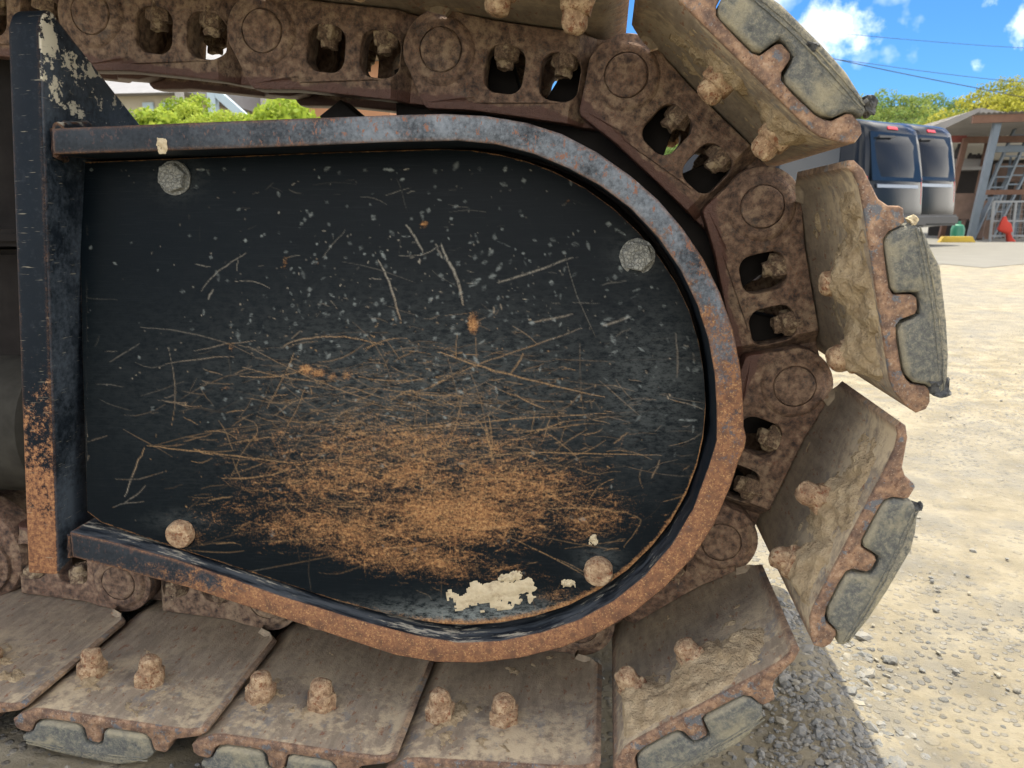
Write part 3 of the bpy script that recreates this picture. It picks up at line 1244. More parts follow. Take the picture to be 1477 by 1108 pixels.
def upright():
    bm = bmesh.new()
    ztop, zbot = uprR_top.z, uprR_bot.z
    zb = PX(60, 182, YR).z
    prof = [(YR, zbot), (YR, ztop - .018), (YR + .005, ztop - .006), (YR + .014, ztop), (YR + .022, ztop - .002), (YR + .030, ztop - .008), (.905, zb + .004), (.905, zbot + .10), (.80, zbot + .018), (YR + .05, zbot + .016)]
    n = len(prof)
    vsL, vsR = [], []

    def xl(z):
        t = (z - uprL_bot.z) / (uprL_top.z - uprL_bot.z)
        return uprL_bot.x + (uprL_top.x - uprL_bot.x) * t

    def xr(z):
        t = (z - uprR_bot.z) / (uprR_top.z - uprR_bot.z)
        return uprR_bot.x + (uprR_top.x - uprR_bot.x) * t
    L = [bm.verts.new((xl(z), y, z)) for y, z in prof]
    R = [bm.verts.new((xr(z), y, z)) for y, z in prof]
    bm.faces.new(L)
    bm.faces.new(list(reversed(R)))
    for i in range(n):
        j = (i + 1) % n
        bm.faces.new((L[i], L[j], R[j], R[i]))
    bmesh.ops.recalc_face_normals(bm, faces=bm.faces[:])
    bmesh.ops.bevel(bm, geom=[e for e in bm.edges if e.calc_face_angle(0) > .5], offset=.003, segments=3, affect='EDGES', profile=.5)
    return finish(bm, 'upright_plate', 30)


part('upright_plate', upright(), M['side'], label='thick upright black plate with cream paint chips on its sloping gusset')

# weld beads where the rim meets the upright plate
for (pts, r) in (([PX(78, 187, YR + .01), PX(82, 224, YR + .01), PX(95, 230, YR + .03)], .0035), ([PX(103, 772, YR + .008), PX(104, 803, YR + .008)], .0045),
                 ([PX(84, 186, YR + .004), PX(100, 184, YR + .02), PX(125, 183, YR + .05)], .006)):
    q = []
    for a, b in zip(pts[:-1], pts[1:]):
        for k in range(6):
            q.append(a.lerp(b, k / 6))
    q.append(pts[-1])
    bm = bmesh.new()
    tube(bm, q, r, 8)
    jitter(bm, .0018, 200, 2)
    part('weld_bead', finish(bm, 'weld_bead', 50), M['rim'])


# the cover itself: a fine grid whose wear is stored per point
COVER = [(112, 240), (118, 234), (300, 227), (500, 219), (640, 215), (680, 217), (720, 223), (760, 233), (800, 248), (845, 272), (885, 301), (920, 334), (950, 370), (975, 408), (994, 448), (1007, 492), (1015, 538), (1018, 585), (1014, 632), (1005, 672), (990, 712),
         (968, 752), (940, 788), (905, 822), (865, 850), (820, 873), (770, 889), (720, 898), (680, 901), (640, 900), (600, 894), (540, 881), (485, 866), (400, 838), (349, 821), (241, 786), (147, 754), (126, 738)]


def cover_mesh():
    poly = np.array(COVER, float)
    NC, NR = 640, 500
    x0, x1 = poly[:, 0].min() + .02, poly[:, 0].max() - .02
    xs = np.linspace(x0, x1, NC)
    top, bot = np.full(NC, 1e9), np.full(NC, -1e9)
    n = len(poly)
    for i in range(n):
        a, b = poly[i], poly[(i + 1) % n]
        lo, hi = min(a[0], b[0]), max(a[0], b[0])
        m = (xs >= lo) & (xs <= hi)
        if hi - lo < 1e-6 or not m.any():
            continue
        y = a[1] + (b[1] - a[1]) * (xs[m] - a[0]) / (b[0] - a[0])
        top[m] = np.minimum(top[m], y)
        bot[m] = np.maximum(bot[m], y)
    t = np.linspace(0, 1, NR)
    PXg = np.repeat(xs[None], NR, 0)
    PYg = top[None] + (bot - top)[None] * t[:, None]
    Rm = np.array(ROT)
    w = np.stack([PXg - W_PX / 2, -(PYg - H_PX / 2), np.full_like(PXg, -F_PX)], -1) @ Rm.T
    P = w * (YPF(PXg, PYg)[..., None] / w[..., 1:2]) + np.array([0, 0, CAM_H])
    # the sheet is not dead flat
    sc = np.zeros_like(PXg)
    gy = np.zeros_like(PXg)
    ru = np.zeros_like(PXg)

    def stroke(pts, wd, amt, dst):
        pts = np.array(pts, float)
        m = (xs > pts[:, 0].min() - 3 * wd - 2) & (xs < pts[:, 0].max() + 3 * wd + 2)
        if not m.any():
            return
        ii = np.where(m)[0]
        s = slice(ii[0], ii[-1] + 1)
        X, Y = PXg[:, s], PYg[:, s]
        best = np.full(X.shape, 1e9)
        L = len(pts) - 1
        for k in range(L):
            a, b = pts[k], pts[k + 1]
            e = b - a
            q = np.clip(((X - a[0]) * e[0] + (Y - a[1]) * e[1]) / max(1e-6, e @ e), 0, 1)
            d = np.hypot(X - a[0] - q * e[0], Y - a[1] - q * e[1])
            tt = (k + q) / L
            tap = wd * (.45 + .55 * np.sin(np.pi * np.clip(tt, .02, .98)))
            best = np.minimum(best, d / tap)
        v = amt * np.clip(1.25 - best, 0, 1)
        dst[:, s] = np.maximum(dst[:, s], v)

    r = np.random.default_rng(5)

    def wob(a, b, k=6, amp=2.0, bend=0.0):
        a, b = np.array(a, float), np.array(b, float)
        t_ = np.linspace(0, 1, k)
        nrm = np.array([-(b - a)[1], (b - a)[0]])
        nrm /= np.linalg.norm(nrm) + 1e-6
        return [a + (b - a) * q + nrm * (bend * math.sin(math.pi * q) + r.normal(0, amp * .4)) for q in t_]
    # the marks one can pick out
    named = [([(546, 376), (556, 394), (566, 420), (573, 445), (578, 462)], 3.2, 1), ([(586, 324), (598, 342), (610, 364)], 3.6, .8), ([(636, 352), (644, 374), (656, 392), (664, 416), (668, 440)], 4.5, .95),
             ([(628, 352), (638, 372)], 3.5, .6), ([(716, 409), (760, 395), (826, 371)], 3.0, .85), ([(405, 502), (425, 491), (460, 486), (500, 485), (552, 497)], 2.3, .9), ([(632, 507), (690, 528), (760, 548), (872, 573)], 2.7, 1),
             ([(640, 545), (700, 522), (760, 502), (840, 473)], 2.0, .8), ([(770, 465), (826, 453)], 3.2, .7), ([(870, 470), (908, 457)], 3.6, .75), ([(425, 508), (412, 540), (385, 590)], 2.0, .8), ([(180, 716), (196, 676), (209, 644)], 2.2, .9),
             ([(212, 643), (262, 648), (330, 657), (420, 668)], 2.3, .95), ([(420, 668), (520, 660), (640, 628)], 1.8, .8), ([(500, 626), (620, 617), (700, 607), (874, 596)], 2.0, .95), ([(690, 660), (730, 654), (820, 653), (955, 657)], 2.0, .95),
             ([(700, 615), (708, 650), (712, 668)], 5.5, .85), ([(705, 600), (712, 655)], 3, .7), ([(560, 578), (590, 562), (605, 570), (665, 572)], 2.6, .85), ([(790, 735), (850, 732), (905, 740)], 2.6, .85), ([(905, 740), (930, 750), (900, 790)], 2, .5),
             ([(755, 510), (745, 530), (735, 540)], 2.6, .9), ([(940, 690), (952, 664)], 3.2, .6), ([(974, 480), (978, 520), (976, 545)], 3, .45), ([(885, 640), (905, 624)], 2.6, .7), ([(355, 365), (330, 380), (305, 400), (290, 420)], 1.8, .7),
             ([(308, 418), (300, 432)], 3, .7), ([(500, 330), (480, 352), (465, 372)], 1.4, .5), ([(320, 690), (360, 690), (400, 683), (420, 675)], 2.4, .8), ([(300, 722), (335, 716)], 2.4, .7), ([(395, 600), (430, 575), (460, 573)], 2, .7),
             ([(345, 600), (380, 615), (350, 650), (332, 690)], 1.8, .6), ([(440, 560), (425, 600), (400, 640)], 1.8, .7), ([(670, 560), (660, 610), (640, 660)], 2.0, .7), ([(655, 500), (640, 505)], 2, .5)]
    def wobble(pts):
        q = smooth_poly([tuple(p) for p in pts], 2, False)
        return [(x + r.normal(0, .5), y + r.normal(0, .5)) for x, y in q]
    for pts, wd, a in named:
        stroke(wobble(pts), wd * .52, a * .66, sc)
    # rust patches
    for (x, y, rx, ry, a) in ((682, 466, 9, 17, .75), (441, 533, 12, 9, .70), (460, 538, 16, 8, .65), (480, 542, 10, 7, .55), (500, 541, 12, 9, .62), (487, 652, 16, 7, .55), (612, 323, 7, 7, .55), (411, 380, 5, 12, .5), (455, 381, 8, 5, .45), (333, 502, 6, 6, .5),
                            (710, 640, 8, 22, .42), (800, 860, 45, 16, .42), (640, 895, 60, 8, .35), (850, 868, 60, 14, .35), (285, 775, 12, 22, .45), (325, 560, 14, 5, .4), (255, 640, 8, 6, .35), (380, 555, 10, 6, .3), (820, 290, 4, 4, .3)):
        d = ((PXg - x) / rx) ** 2 + ((PYg - y) / ry) ** 2
        ru = np.maximum(ru, a * .46 * np.exp(-d * .8))
    # the broad rusted field low on the plate
    def blob(x, y, sx, sy, a, tilt=0.0):
        c, s_ = math.cos(tilt), math.sin(tilt)
        u, v = (PXg - x) * c + (PYg - y) * s_, -(PXg - x) * s_ + (PYg - y) * c
        return a * np.exp(-((u / sx) ** 2 + (v / sy) ** 2))
    field = 1.06 * np.maximum.reduce([blob(660, 745, 190, 66, .285), blob(480, 765, 170, 46, .26, .12), blob(740, 705, 150, 62, .25), blob(560, 690, 230, 56, .22), blob(400, 700, 120, 60, .17), blob(850, 745, 105, 46, .23), blob(330, 740, 90, 60, .15), blob(480, 690, 160, 60, .20), blob(570, 640, 320, 66, .185), blob(580, 800, 220, 38, .26, .16), blob(620, 560, 300, 90, .115)])
    ru = np.maximum(ru, field * .74)
    edge = np.minimum(PYg - top[None], bot[None] - PYg)
    ru = np.maximum(ru, .34 * np.exp(-((bot[None] - PYg) / 10) ** 2) * np.clip((PXg - 430) / 220, 0, 1))
    ru = np.maximum(ru, .26 * np.exp(-(np.maximum(edge, 0) / 2.2) ** 2))
    # hundreds of hairlines, densest low down, mostly along the travel direction
    for k in range(1290):
        y = np.clip(r.normal(635, 75), 300, 860) if k < 1150 else r.uniform(260, 840)
        x = np.clip(r.normal(600, 170), 140, 990)
        L = r.lognormal(3.5, .75) * (1.0 if k < 1150 else .5)
        ang = r.normal(-.03, .26) if r.random() < .78 else r.uniform(-1.6, 1.6)
        a = (x - math.cos(ang) * L / 2, y - math.sin(ang) * L / 2)
        b = (x + math.cos(ang) * L / 2, y + math.sin(ang) * L / 2)
        stroke(wob(a, b, 5, 1.2, r.normal(0, L * .05)), r.uniform(.75, 1.15), r.beta(1.5, 3.6) * .75, sc)
    for k in range(560):                                    # pale rub marks
        x, y = np.clip(r.normal(640, 210), 130, 1000), np.clip(r.normal(470, 120), 245, 840)
        ang = r.uniform(-1.6, 1.6)
        L = r.lognormal(1.3, .7)
        stroke([(x, y), (x + math.cos(ang) * L, y + math.sin(ang) * L)], r.uniform(1.2, 4.5), r.uniform(.25, .95), gy)
    for k in range(620):                                    # chips
        x, y = np.clip(r.normal(560, 220), 125, 1000), np.clip(r.normal(500, 130), 245, 850)
        ang = r.uniform(-1.6, 1.6)
        L = r.lognormal(.6, .7)
        stroke([(x, y), (x + math.cos(ang) * L, y + math.sin(ang) * L)], r.uniform(.8, 1.8), r.beta(1.3, 2.6), sc)
    gy = np.maximum(gy, blob(620, 560, 330, 120, .20))
    gy = np.maximum(gy, blob(930, 560, 90, 110, .24))
    gy = np.maximum(gy, blob(700, 890, 170, 22, .8))
    gy = np.maximum(gy, blob(262, 752, 46, 16, .14))
    gy = np.maximum(gy, blob(864, 812, 30, 26, .25))
    gy = np.maximum(gy, blob(255, 258, 34, 30, .14))
    gy = np.maximum(gy, blob(918, 372, 40, 36, .14))
    # dense short scrapes that carry the rust up the plate
    hz = np.zeros_like(PXg)
    for k in range(2600):
        y = np.clip(r.normal(690, 75), 480, 880)
        x = np.clip(r.normal(610, 165), 150, 985)
        L = r.lognormal(2.5, .7)
        ang = r.normal(-.02, .35) if r.random() < .65 else r.uniform(-1.6, 1.6)
        stroke(wob((x - math.cos(ang) * L / 2, y - math.sin(ang) * L / 2), (x + math.cos(ang) * L / 2, y + math.sin(ang) * L / 2), 4, .8, r.normal(0, L * .05)), r.uniform(.8, 2.6), r.uniform(.01, .085), hz)
    ru = np.maximum(ru, field * .92 + hz * np.clip((PYg - 470) / 160, 0, 1))
    # mesh: front grid, skirt and back
    dz = .0005 * np.sin(PXg / 170) * np.sin(PYg / 130)
    P[..., 1] += dz
    co = P.reshape(-1, 3)
    idx = np.arange(NC * NR).reshape(NR, NC)
    q = np.stack([idx[:-1, :-1], idx[1:, :-1], idx[1:, 1:], idx[:-1, 1:]], -1).reshape(-1, 4)
    border = np.concatenate([idx[0, :], idx[1:, -1], idx[-1, -2::-1], idx[-2:0:-1, 0]])
    bco = co[border].copy()
    bco[:, 1] += .012
    nb = len(border)
    off = len(co)
    bq = np.stack([border, np.roll(border, -1), off + (np.arange(nb) + 1) % nb, off + np.arange(nb)], -1)
    co = np.concatenate([co, bco])
    q = np.concatenate([q, bq])
    me = bpy.data.meshes.new('cover_plate')
    me.vertices.add(len(co))
    me.vertices.foreach_set('co', co.astype(np.float32).ravel())
    me.loops.add(len(q) * 4)
    me.loops.foreach_set('vertex_index', q.astype(np.int32).ravel())
    me.polygons.add(len(q))
    me.polygons.foreach_set('loop_start', np.arange(0, len(q) * 4, 4, dtype=np.int32))
    me.update(calc_edges=True)
    for nm, arr in (('scratch', sc), ('rust', ru), ('grey', gy)):
        at = me.attributes.new(nm, 'FLOAT', 'POINT')
        at.data.foreach_set('value', np.concatenate([arr.reshape(-1), np.zeros(nb)]).astype(np.float32))
    return me


cover = part('cover_plate', cover_mesh(), M['cover'], label='flat black cover plate, scratched all over and rusted brown along its lower half')


def hex_bolt(px, py, r, h, mat, round_=False, seed=0):
    bm = bmesh.new()
    n = 18 if round_ else 6
    if round_:
        lathe(bm, [(r * 1.02, .002), (r * 1.0, -h * .6), (r * .88, -h * .9), (r * .6, -h), (0, -h * 1.02)], 18, 'Y')
    else:
        lathe(bm, [(r * 1.15, .001), (r * 1.15, -.002)], 20, 'Y')
        lathe(bm, [(r, -.001), (r, -h * .85), (r * .9, -h), (r * .55, -h * .96), (0, -h * .94)], 6, 'Y', phase=seed)
    jitter(bm, .0009, 170, seed)
    p = PX(px, py, YPF(px, py))
    o = part('bolt', finish(bm, 'bolt', 32), mat, parent=cover)
    o.location = (p.x, p.y, p.z)        # cover meshes are in world coordinates
    return o


for b in (hex_bolt(252, 257, .0148, .010, M['galv'], False, .3), hex_bolt(919, 370, .0148, .009, M['galv'], False, .8)):
    b['label'] = 'pale grey painted hexagonal bolt head'
for b in (hex_bolt(262, 769, .0145, .010, M['nut'], True, 1.1), hex_bolt(863, 823, .0145, .010, M['nut'], True, 2.2)):
    b['label'] = 'rust covered rounded bolt head'


# splashes of pale dried clay
def clay_patch(name, px, py, w, h, Y, ydir, seed, parent, thick=.003, tilt=0.0, thr=.0):
    nu, nv = 46, 30
    c = PX(px, py, Y)
    sc_ = Y / F_PX
    co = np.zeros((nv, nu, 3))
    keep = np.zeros((nv, nu), bool)
    for j in range(nv):
        for i in range(nu):
            u, v = (i / (nu - 1) - .5) * 2, (j / (nv - 1) - .5) * 2
            n = 0
            for k, (s, a) in enumerate(((2.2, .55), (5, .35), (12, .2))):
                n += a * mnoise.noise(Vector((u * s * w / h * .5, v * s * .5, seed * 3.7 + k)))
            e = 1 - (u * u + v * v) ** .8
            hgt = n * 1.15 + e * .75 - .22 - thr
            keep[j, i] = hgt > -.05
            x, z = u * w / 2 * sc_, v * h / 2 * sc_
            ct, st = math.cos(tilt), math.sin(tilt)
            yy = Y if not ydir else YPF(px + (x * ct - z * st) / sc_, py - (x * st + z * ct) / sc_) - .0003
            co[j, i] = (c.x + x * ct - z * st, yy - max(hgt, -.06) * thick, c.z + x * st + z * ct)
    idx = np.arange(nu * nv).reshape(nv, nu)
    q = np.stack([idx[:-1, :-1], idx[:-1, 1:], idx[1:, 1:], idx[1:, :-1]], -1).reshape(-1, 4)
    kk = keep.reshape(-1)
    q = q[kk[q].any(axis=1)]
    me = bpy.data.meshes.new(name)
    grid_mesh(me, co.reshape(-1, 3), q)
    return part(name, me, M['clay'], parent=parent)


clay_patch('dried_clay', 712, 858, 150, 52, YPF(712, 858), 1, 3, cover, .004, -.16 * -1)
clay_patch('dried_clay', 738, 832, 44, 18, YPF(738, 832), 1, 8, cover, .003, .3)
clay_patch('dried_clay', 856, 779, 14, 18, YPF(856, 779), 1, 5, cover, .003)
clay_patch('dried_clay', 820, 842, 22, 14, YPF(820, 842), 1, 9, cover, .003)
clay_patch('dried_clay', 233, 209, 18, 26, YR - .0003, 0, 12, cover, .003)

# track frame, spring tube and a bottom roller behind the upright plate
bm = bmesh.new()
zc = SC.y
box(bm, (-1.35, 1.0, zc - .03), (1.5, .22, .30))
box(bm, (-1.35, .90, zc + .135), (1.5, .10, .02))
box(bm, (-.45, 1.0, zc), (.5, .16, .22))
pz0, pz1 = PX(10, 500, .93).z, PX(10, 62, .93).z
xr_ = PX(60, 300, .93).x
box(bm, (xr_ - .45, .95, (pz0 + pz1) / 2), (.9, .03, pz1 - pz0))
bmesh.ops.bevel(bm, geom=bm.edges[:], offset=.006, segments=2, affect='EDGES')
part('track_frame', finish(bm, 'track_frame'), M['dark'])
bm = bmesh.new()
pa, pb = PX(-120, 515, .86), PX(45, 515, .86)
lathe(bm, [(.02, -.35), (.085, -.35), (.088, -.33), (.088, -.02), (.070, .0), (.02, .0)], 36, 'X', (pb.x + .02, .905, PX(10, 620, .86).z))
part('roller_guard', finish(bm, 'roller_guard', 40), M['frame'])
bm = bmesh.new()
rc = PX(-32, 795, .87)
lathe(bm, [(.02, .845), (.036, .846), (.040, .856), (.066, .862), (.070, .868), (.070, .895), (.062, .90), (.062, 1.01), (.070, 1.015), (.070, 1.05), (.02, 1.05)], 40, 'Y', (rc.x, 0, rc.z))
part('track_roller', finish(bm, 'track_roller', 40), M['chain'])

# ------------------------------------------------------------------ yard behind: asphalt strip
ALB = .62                                       # sun-bleached things far off, plain daylight albedos
M['asphalt'] = plain('dusty_asphalt', (.235, .225, .195), .92, 0, .22, 2.5, .2)
bm = bmesh.new()
e0 = [PG(px, 384 + 3 * math.sin(px * .05)) for px in range(700, 2400, 60)]
e1 = [Vector((p.x * 7, p.y * 7, 0)) for p in e0]
A = [bm.verts.new((p.x, p.y, .004)) for p in e0]
B = [bm.verts.new((p.x, p.y, .004)) for p in e1]
for i in range(len(A) - 1):
    bm.faces.new((A[i], A[i + 1], B[i + 1], B[i]))
tag(link_obj('road', finish(bm, 'road'), M['asphalt']), 'pale dusty asphalt strip behind the gravel yard', kind='structure')

# ------------------------------------------------------------------ hills with woods
M['hill'] = plain('hillside_soil', (.06, .075, .025), .95, 0, .4, .3, .1)


def leaf_mat(name, a, b, c):
    t = NT(name)
    at = t.n('ShaderNodeAttribute', attribute_name='tone').outputs['Fac']
    a, b, c = [tuple(x * .95 for x in q) for q in (a, b, c)]
    col = t.ramp(at, [(0, a), (.5, b), (1, c)])
    t.out(col, .75, 0, .2)
    tr = t.n('ShaderNodeBsdfTranslucent')
    t.put(tr.inputs[0], col)
    mx = t.n('ShaderNodeMixShader')
    mx.inputs[0].default_value = .42
    t.t.links.new(t.b.outputs[0], mx.inputs[1])
    t.t.links.new(tr.outputs[0], mx.inputs[2])
    o = t.t.nodes['Material Output']
    t.t.links.new(mx.outputs[0], o.inputs['Surface'])
    return t.m


M['wood_far'] = leaf_mat('far_wood_leaves', (.07, .125, .035), (.14, .21, .05), (.27, .30, .06))
M['wood_near'] = leaf_mat('near_wood_leaves', (.15, .17, .022), (.30, .30, .035), (.45, .40, .06))
M['shrub'] = leaf_mat('shrub_leaves', (.12, .19, .02), (.25, .34, .035), (.40, .44, .07))


def leaves(centres, radii, per, size, seed, flat=.8):
    """leaf-clump quads spread over crowns; returns mesh with a per-point tone"""
    r = np.random.default_rng(seed)
    C = np.repeat(np.asarray(centres), per, 0)
    R = np.repeat(np.asarray(radii), per, 0)
    n = len(C)
    d = r.normal(size=(n, 3))
    d /= np.linalg.norm(d, axis=1, keepdims=True)
    d[:, 2] = np.where(d[:, 2] < -.35, -d[:, 2], d[:, 2])
    rad = r.uniform(.55, 1.05, (n, 1)) ** .7
    p = C + d * rad * R[:, None] * np.array([1, 1, flat])
    up = d + r.normal(size=(n, 3)) * .55
    up /= np.linalg.norm(up, axis=1, keepdims=True)
    a = np.cross(up, r.normal(size=(n, 3)))
    a /= np.linalg.norm(a, axis=1, keepdims=True)
    b = np.cross(up, a)
    s = (size * R * r.uniform(.5, 1.25, n))[:, None]
    q = np.stack([p - a * s - b * s * .55, p + a * s * .9 - b * s * .4, p + a * s + b * s * .6, p - a * s * .8 + b * s * .5], 1).reshape(-1, 3)
    me = bpy.data.meshes.new('leaves')
    grid_mesh(me, q, np.arange(4 * n).reshape(-1, 4))
    me.polygons.foreach_set('use_smooth', np.zeros(n, bool))
    crown = np.repeat(r.uniform(0, 1, len(centres)), per)
    tone = np.clip(.55 * crown + .45 * r.random(n), 0, 1)
    at = me.attributes.new('tone', 'FLOAT', 'POINT')
    at.data.foreach_set('value', np.repeat(tone, 4).astype(np.float32))
    return me


def make_hill(ridge_px, Y, depth, crown, spacing, per, mat, seed, label):
    """ridge_px: top outline in the photo at distance Y; the slope runs down towards the camera"""
    r = np.random.default_rng(seed)
    top = [PX(x, y, Y) for x, y in ridge_px]
    hx = np.array([p.x for p in top])
    hz = np.array([p.z for p in top]) - crown * .55
    xs = np.linspace(hx[0], hx[-1], 60)
    zt = np.interp(xs, hx, hz)
    vt = np.linspace(0, 1, 14)
    co, q = [], []
    for v in vt:
        for x, z in zip(xs, zt):
            co.append((x, Y - depth * v, max(-.5, z * (1 - v) ** 1.2)))
    for x, z in zip(xs, zt):
        co.append((x, Y + depth, -.5))
    n = len(xs)
    for j in range(len(vt) - 1):
        for i in range(n - 1):
            q.append((j * n + i, j * n + i + 1, (j + 1) * n + i + 1, (j + 1) * n + i))
    jb = len(vt)
    for i in range(n - 1):
        q.append((jb * n + i, jb * n + i + 1, i + 1, i))
    me = bpy.data.meshes.new('hill')
    grid_mesh(me, np.array(co), np.array(q))
    tag(link_obj('hill', me, M['hill']), kind='structure')
    cs, rs = [], []
    for v in np.arange(0, .93, spacing / depth):
        for x in np.arange(xs[0], xs[-1], spacing):
            xx = x + r.uniform(-.6, .6) * spacing
            vv = max(0, v + r.uniform(-.5, .5) * spacing / depth)
            z = np.interp(xx, xs, zt) * (1 - vv) ** 1.2
            k = crown * r.uniform(.6, 1.25)
            cs.append((xx, Y - depth * vv, z + k * .35))
            rs.append(k)
    o = link_obj('woodland', leaves(cs, rs, per, .085, seed), mat)
    tag(o, label, 'woodland', kind='stuff')


make_hill([(760, 172), (900, 168), (1100, 160), (1250, 147), (1300, 141), (1335, 143), (1365, 150), (1400, 160), (1480, 175)], 150, 55, 2.4, 2.3, 150, M['wood_far'], 3, 'dark green wooded hill behind the parked vans')
make_hill([(1350, 180), (1385, 158), (1405, 141), (1440, 127), (1477, 116), (1540, 100), (1640, 92), (1760, 100)], 82, 34, 1.25, 1.1, 130, M['wood_near'], 4, 'yellow green wooded hill rising behind the shed')
make_hill([(-500, 150), (-200, 168), (0, 172), (250, 174), (500, 170), (760, 174)], 120, 40, 2.6, 4.0, 30, M['wood_far'], 6, 'green wooded rise behind the houses under the upper chain')

# ------------------------------------------------------------------ vans
M['van_paint'] = NT('dark_van_paint').out((.009, .012, .017), .18, .0, .10)
M['van_paint2'] = NT('charcoal_van_paint').out((.010, .011, .013), .18, .0, .10)
for k in ('van_paint', 'van_paint2'):
    M[k].node_tree.nodes['Principled BSDF'].inputs['Coat Weight'].default_value = .03
    M[k].node_tree.nodes['Principled BSDF'].inputs['Coat Roughness'].default_value = .04
M['glass'] = NT('tinted_van_glass').out((.012, .018, .025), .04, 0, .30)
M['chrome'] = NT('chrome_trim').out((.16, .18, .21), .3, .8)
M['tyre'] = plain('tyre_rubber', (.025, .025, .025), .85)
M['red_lens'] = NT('red_lamp_lens').out((.55, .02, .03), .25)
M['bumper'] = plain('black_bumper', (.03, .03, .032), .55)
M['wheel_rim'] = plain('alloy_rim', (.30, .30, .31), .35, .8)


def van_side(z):
    return .86 if z < 1.0 else .86 - .13 * ((z - 1.0) / .98) ** 1.5


def make_van(name, label, origin, heading, paint, height=1.98):
    rz = math.atan2(heading[1], heading[0])
    root = thing(name, label, 'van', origin, None, rz)
    k = height / 1.98
    prof = [(.05, .34), (-.01, .42), (-.02, .62), (.0, .98), (.035, 1.25), (.10, 1.60), (.17, 1.84), (.26, 1.93), (.42, 1.975), (.9, 1.985), (3.2, 1.96), (3.55, 1.90), (3.85, 1.72), (4.32, 1.22), (4.58, 1.08), (4.68, .92), (4.70, .50), (4.62, .32), (4.22, .30)]
    prof += arc(3.85, .33, .36, -8, 188, 10) + [(3.4, .28), (1.55, .28)] + arc(1.08, .33, .36, -8, 188, 10)
    bm = bmesh.new()
    rings = []
    for (f, d) in ((-1.0, .10), (-.985, .05), (-.95, .015), (-.90, 0), (-.5, 0), (0, 0), (.5, 0), (.90, 0), (.95, .015), (.985, .05), (1.0, .10)):
        rings.append((f, inset(prof, d) if d else prof))
    loft(bm, rings)
    for v in bm.verts:
        v.co.y *= van_side(v.co.z)
        v.co.z *= k
        # plan view: corners rounded at the tail
        t = abs(v.co.y) / .86
        if v.co.x < .4 and t > .6:
            v.co.x += .10 * ((t - .6) / .4) ** 2
    part_(root, 'body', finish(bm, 'van_body', 30), paint)

    def panel(nm, pts, mat, th=.012):
        """flat panel through 3D corner points, thickened along its own normal"""
        bm = bmesh.new()
        p = [Vector((x, y, z * k)) for x, y, z in pts]
        nrm = (p[1] - p[0]).cross(p[2] - p[0]).normalized()
        a = [bm.verts.new(q) for q in p]
        b = [bm.verts.new(q + nrm * th) for q in p]
        bm.faces.new(a)
        bm.faces.new(b)
        n = len(p)
        for i in range(n):
            bm.faces.new((a[i], a[(i + 1) % n], b[(i + 1) % n], b[i]))
        return part_(root, nm, finish(bm, nm, 30), mat)
    rear = lambda z: np.interp(z, [.62, .98, 1.25, 1.60, 1.84], [-.02, .0, .035, .10, .17])
    # rear door glass, its surround, handle strip, plate, lamps, wiper
    g = panel('rear_window', [(rear(1.06) - .004, .66, 1.06), (rear(1.78) - .004, .60, 1.78), (rear(1.78) - .004, -.60, 1.78), (rear(1.06) - .004, -.66, 1.06)], M['glass'], .02)
    panel('door_garnish', [(rear(.96) - .01, .55, .96), (rear(1.01) - .01, .55, 1.01), (rear(1.01) - .01, -.55, 1.01), (rear(.96) - .01, -.55, .96)], M['chrome'], .02)
    panel('brake_light', [(.155, .13, 1.835), (.18, .12, 1.875), (.18, -.12, 1.875), (.155, -.13, 1.835)], M['red_lens'], .05)
    for s in (1, -1):
        q = [(.055, s * .71, .72), (.075, s * .71, 1.12), (.13, s * .80, 1.12), (.13, s * .80, .72)]
        panel('tail_light', q if s < 0 else q[::-1], M['red_lens'], -.03)
        zz = (1.10, 1.68)
        for (x0, x1) in ((.45, 1.55), (1.65, 2.62), (2.72, 3.45)):
            q = [(x0, s * (van_side(zz[0]) - .008), zz[0]), (x1, s * (van_side(zz[0]) - .008), zz[0]), (x1 - (.22 if x0 > 2.7 else 0), s * (van_side(zz[1]) - .004), zz[1]), (x0 + .04, s * (van_side(zz[1]) - .004), zz[1])]
            panel('side_window', q if s > 0 else q[::-1], M['glass'], -.02)
        q = [(.30, s * .858, .93), (3.6, s * .858, .93), (3.6, s * .858, .965), (.30, s * .858, .965)]
        panel('side_trim', q if s > 0 else q[::-1], M['chrome'], -.015)
        for x in (1.08, 3.85):
            bm = bmesh.new()
            lathe(bm, [(.20, -.10), (.31, -.10), (.33, -.07), (.33, .07), (.31, .10), (.20, .10)], 28, 'Y', (x, s * .74, .33))
            wv = part_(root, 'wheel', finish(bm, 'tyre', 40), M['tyre'])
            bm = bmesh.new()
            lathe(bm, [(0, .0), (.05, .0), (.08, -.02), (.19, -.01), (.205, .0), (.205, .03)], 20, 'Y', (x, s * .74 + (s * .095 if s > 0 else -.125), .33))
            part_(wv, 'rim', finish(bm, 'rim', 40), M['wheel_rim'])
    bm = bmesh.new()
    box(bm, (.0, 0, .46), (.16, 1.56, .20))
    bmesh.ops.bevel(bm, geom=bm.edges[:], offset=.04, segments=3, affect='EDGES')
    part_(root, 'bumper', finish(bm, 'bumper'), M['bumper'])
    bm = bmesh.new()
    bar(bm, (.10, .05, 1.72 * k), (.095, .45, 1.70 * k), .03, .03)
    part_(root, 'wiper', finish(bm, 'wiper'), M['bumper'])
    return root


def part_(root, name, me, mat):
    return link_obj(name, me, mat, root)


def on_ground_at(px, Y):
    p = PX(px, 350, Y)
    return Vector((p.x, Y, 0))


h = Vector((-.647, .763))
left_n = Vector((-h.y, h.x))


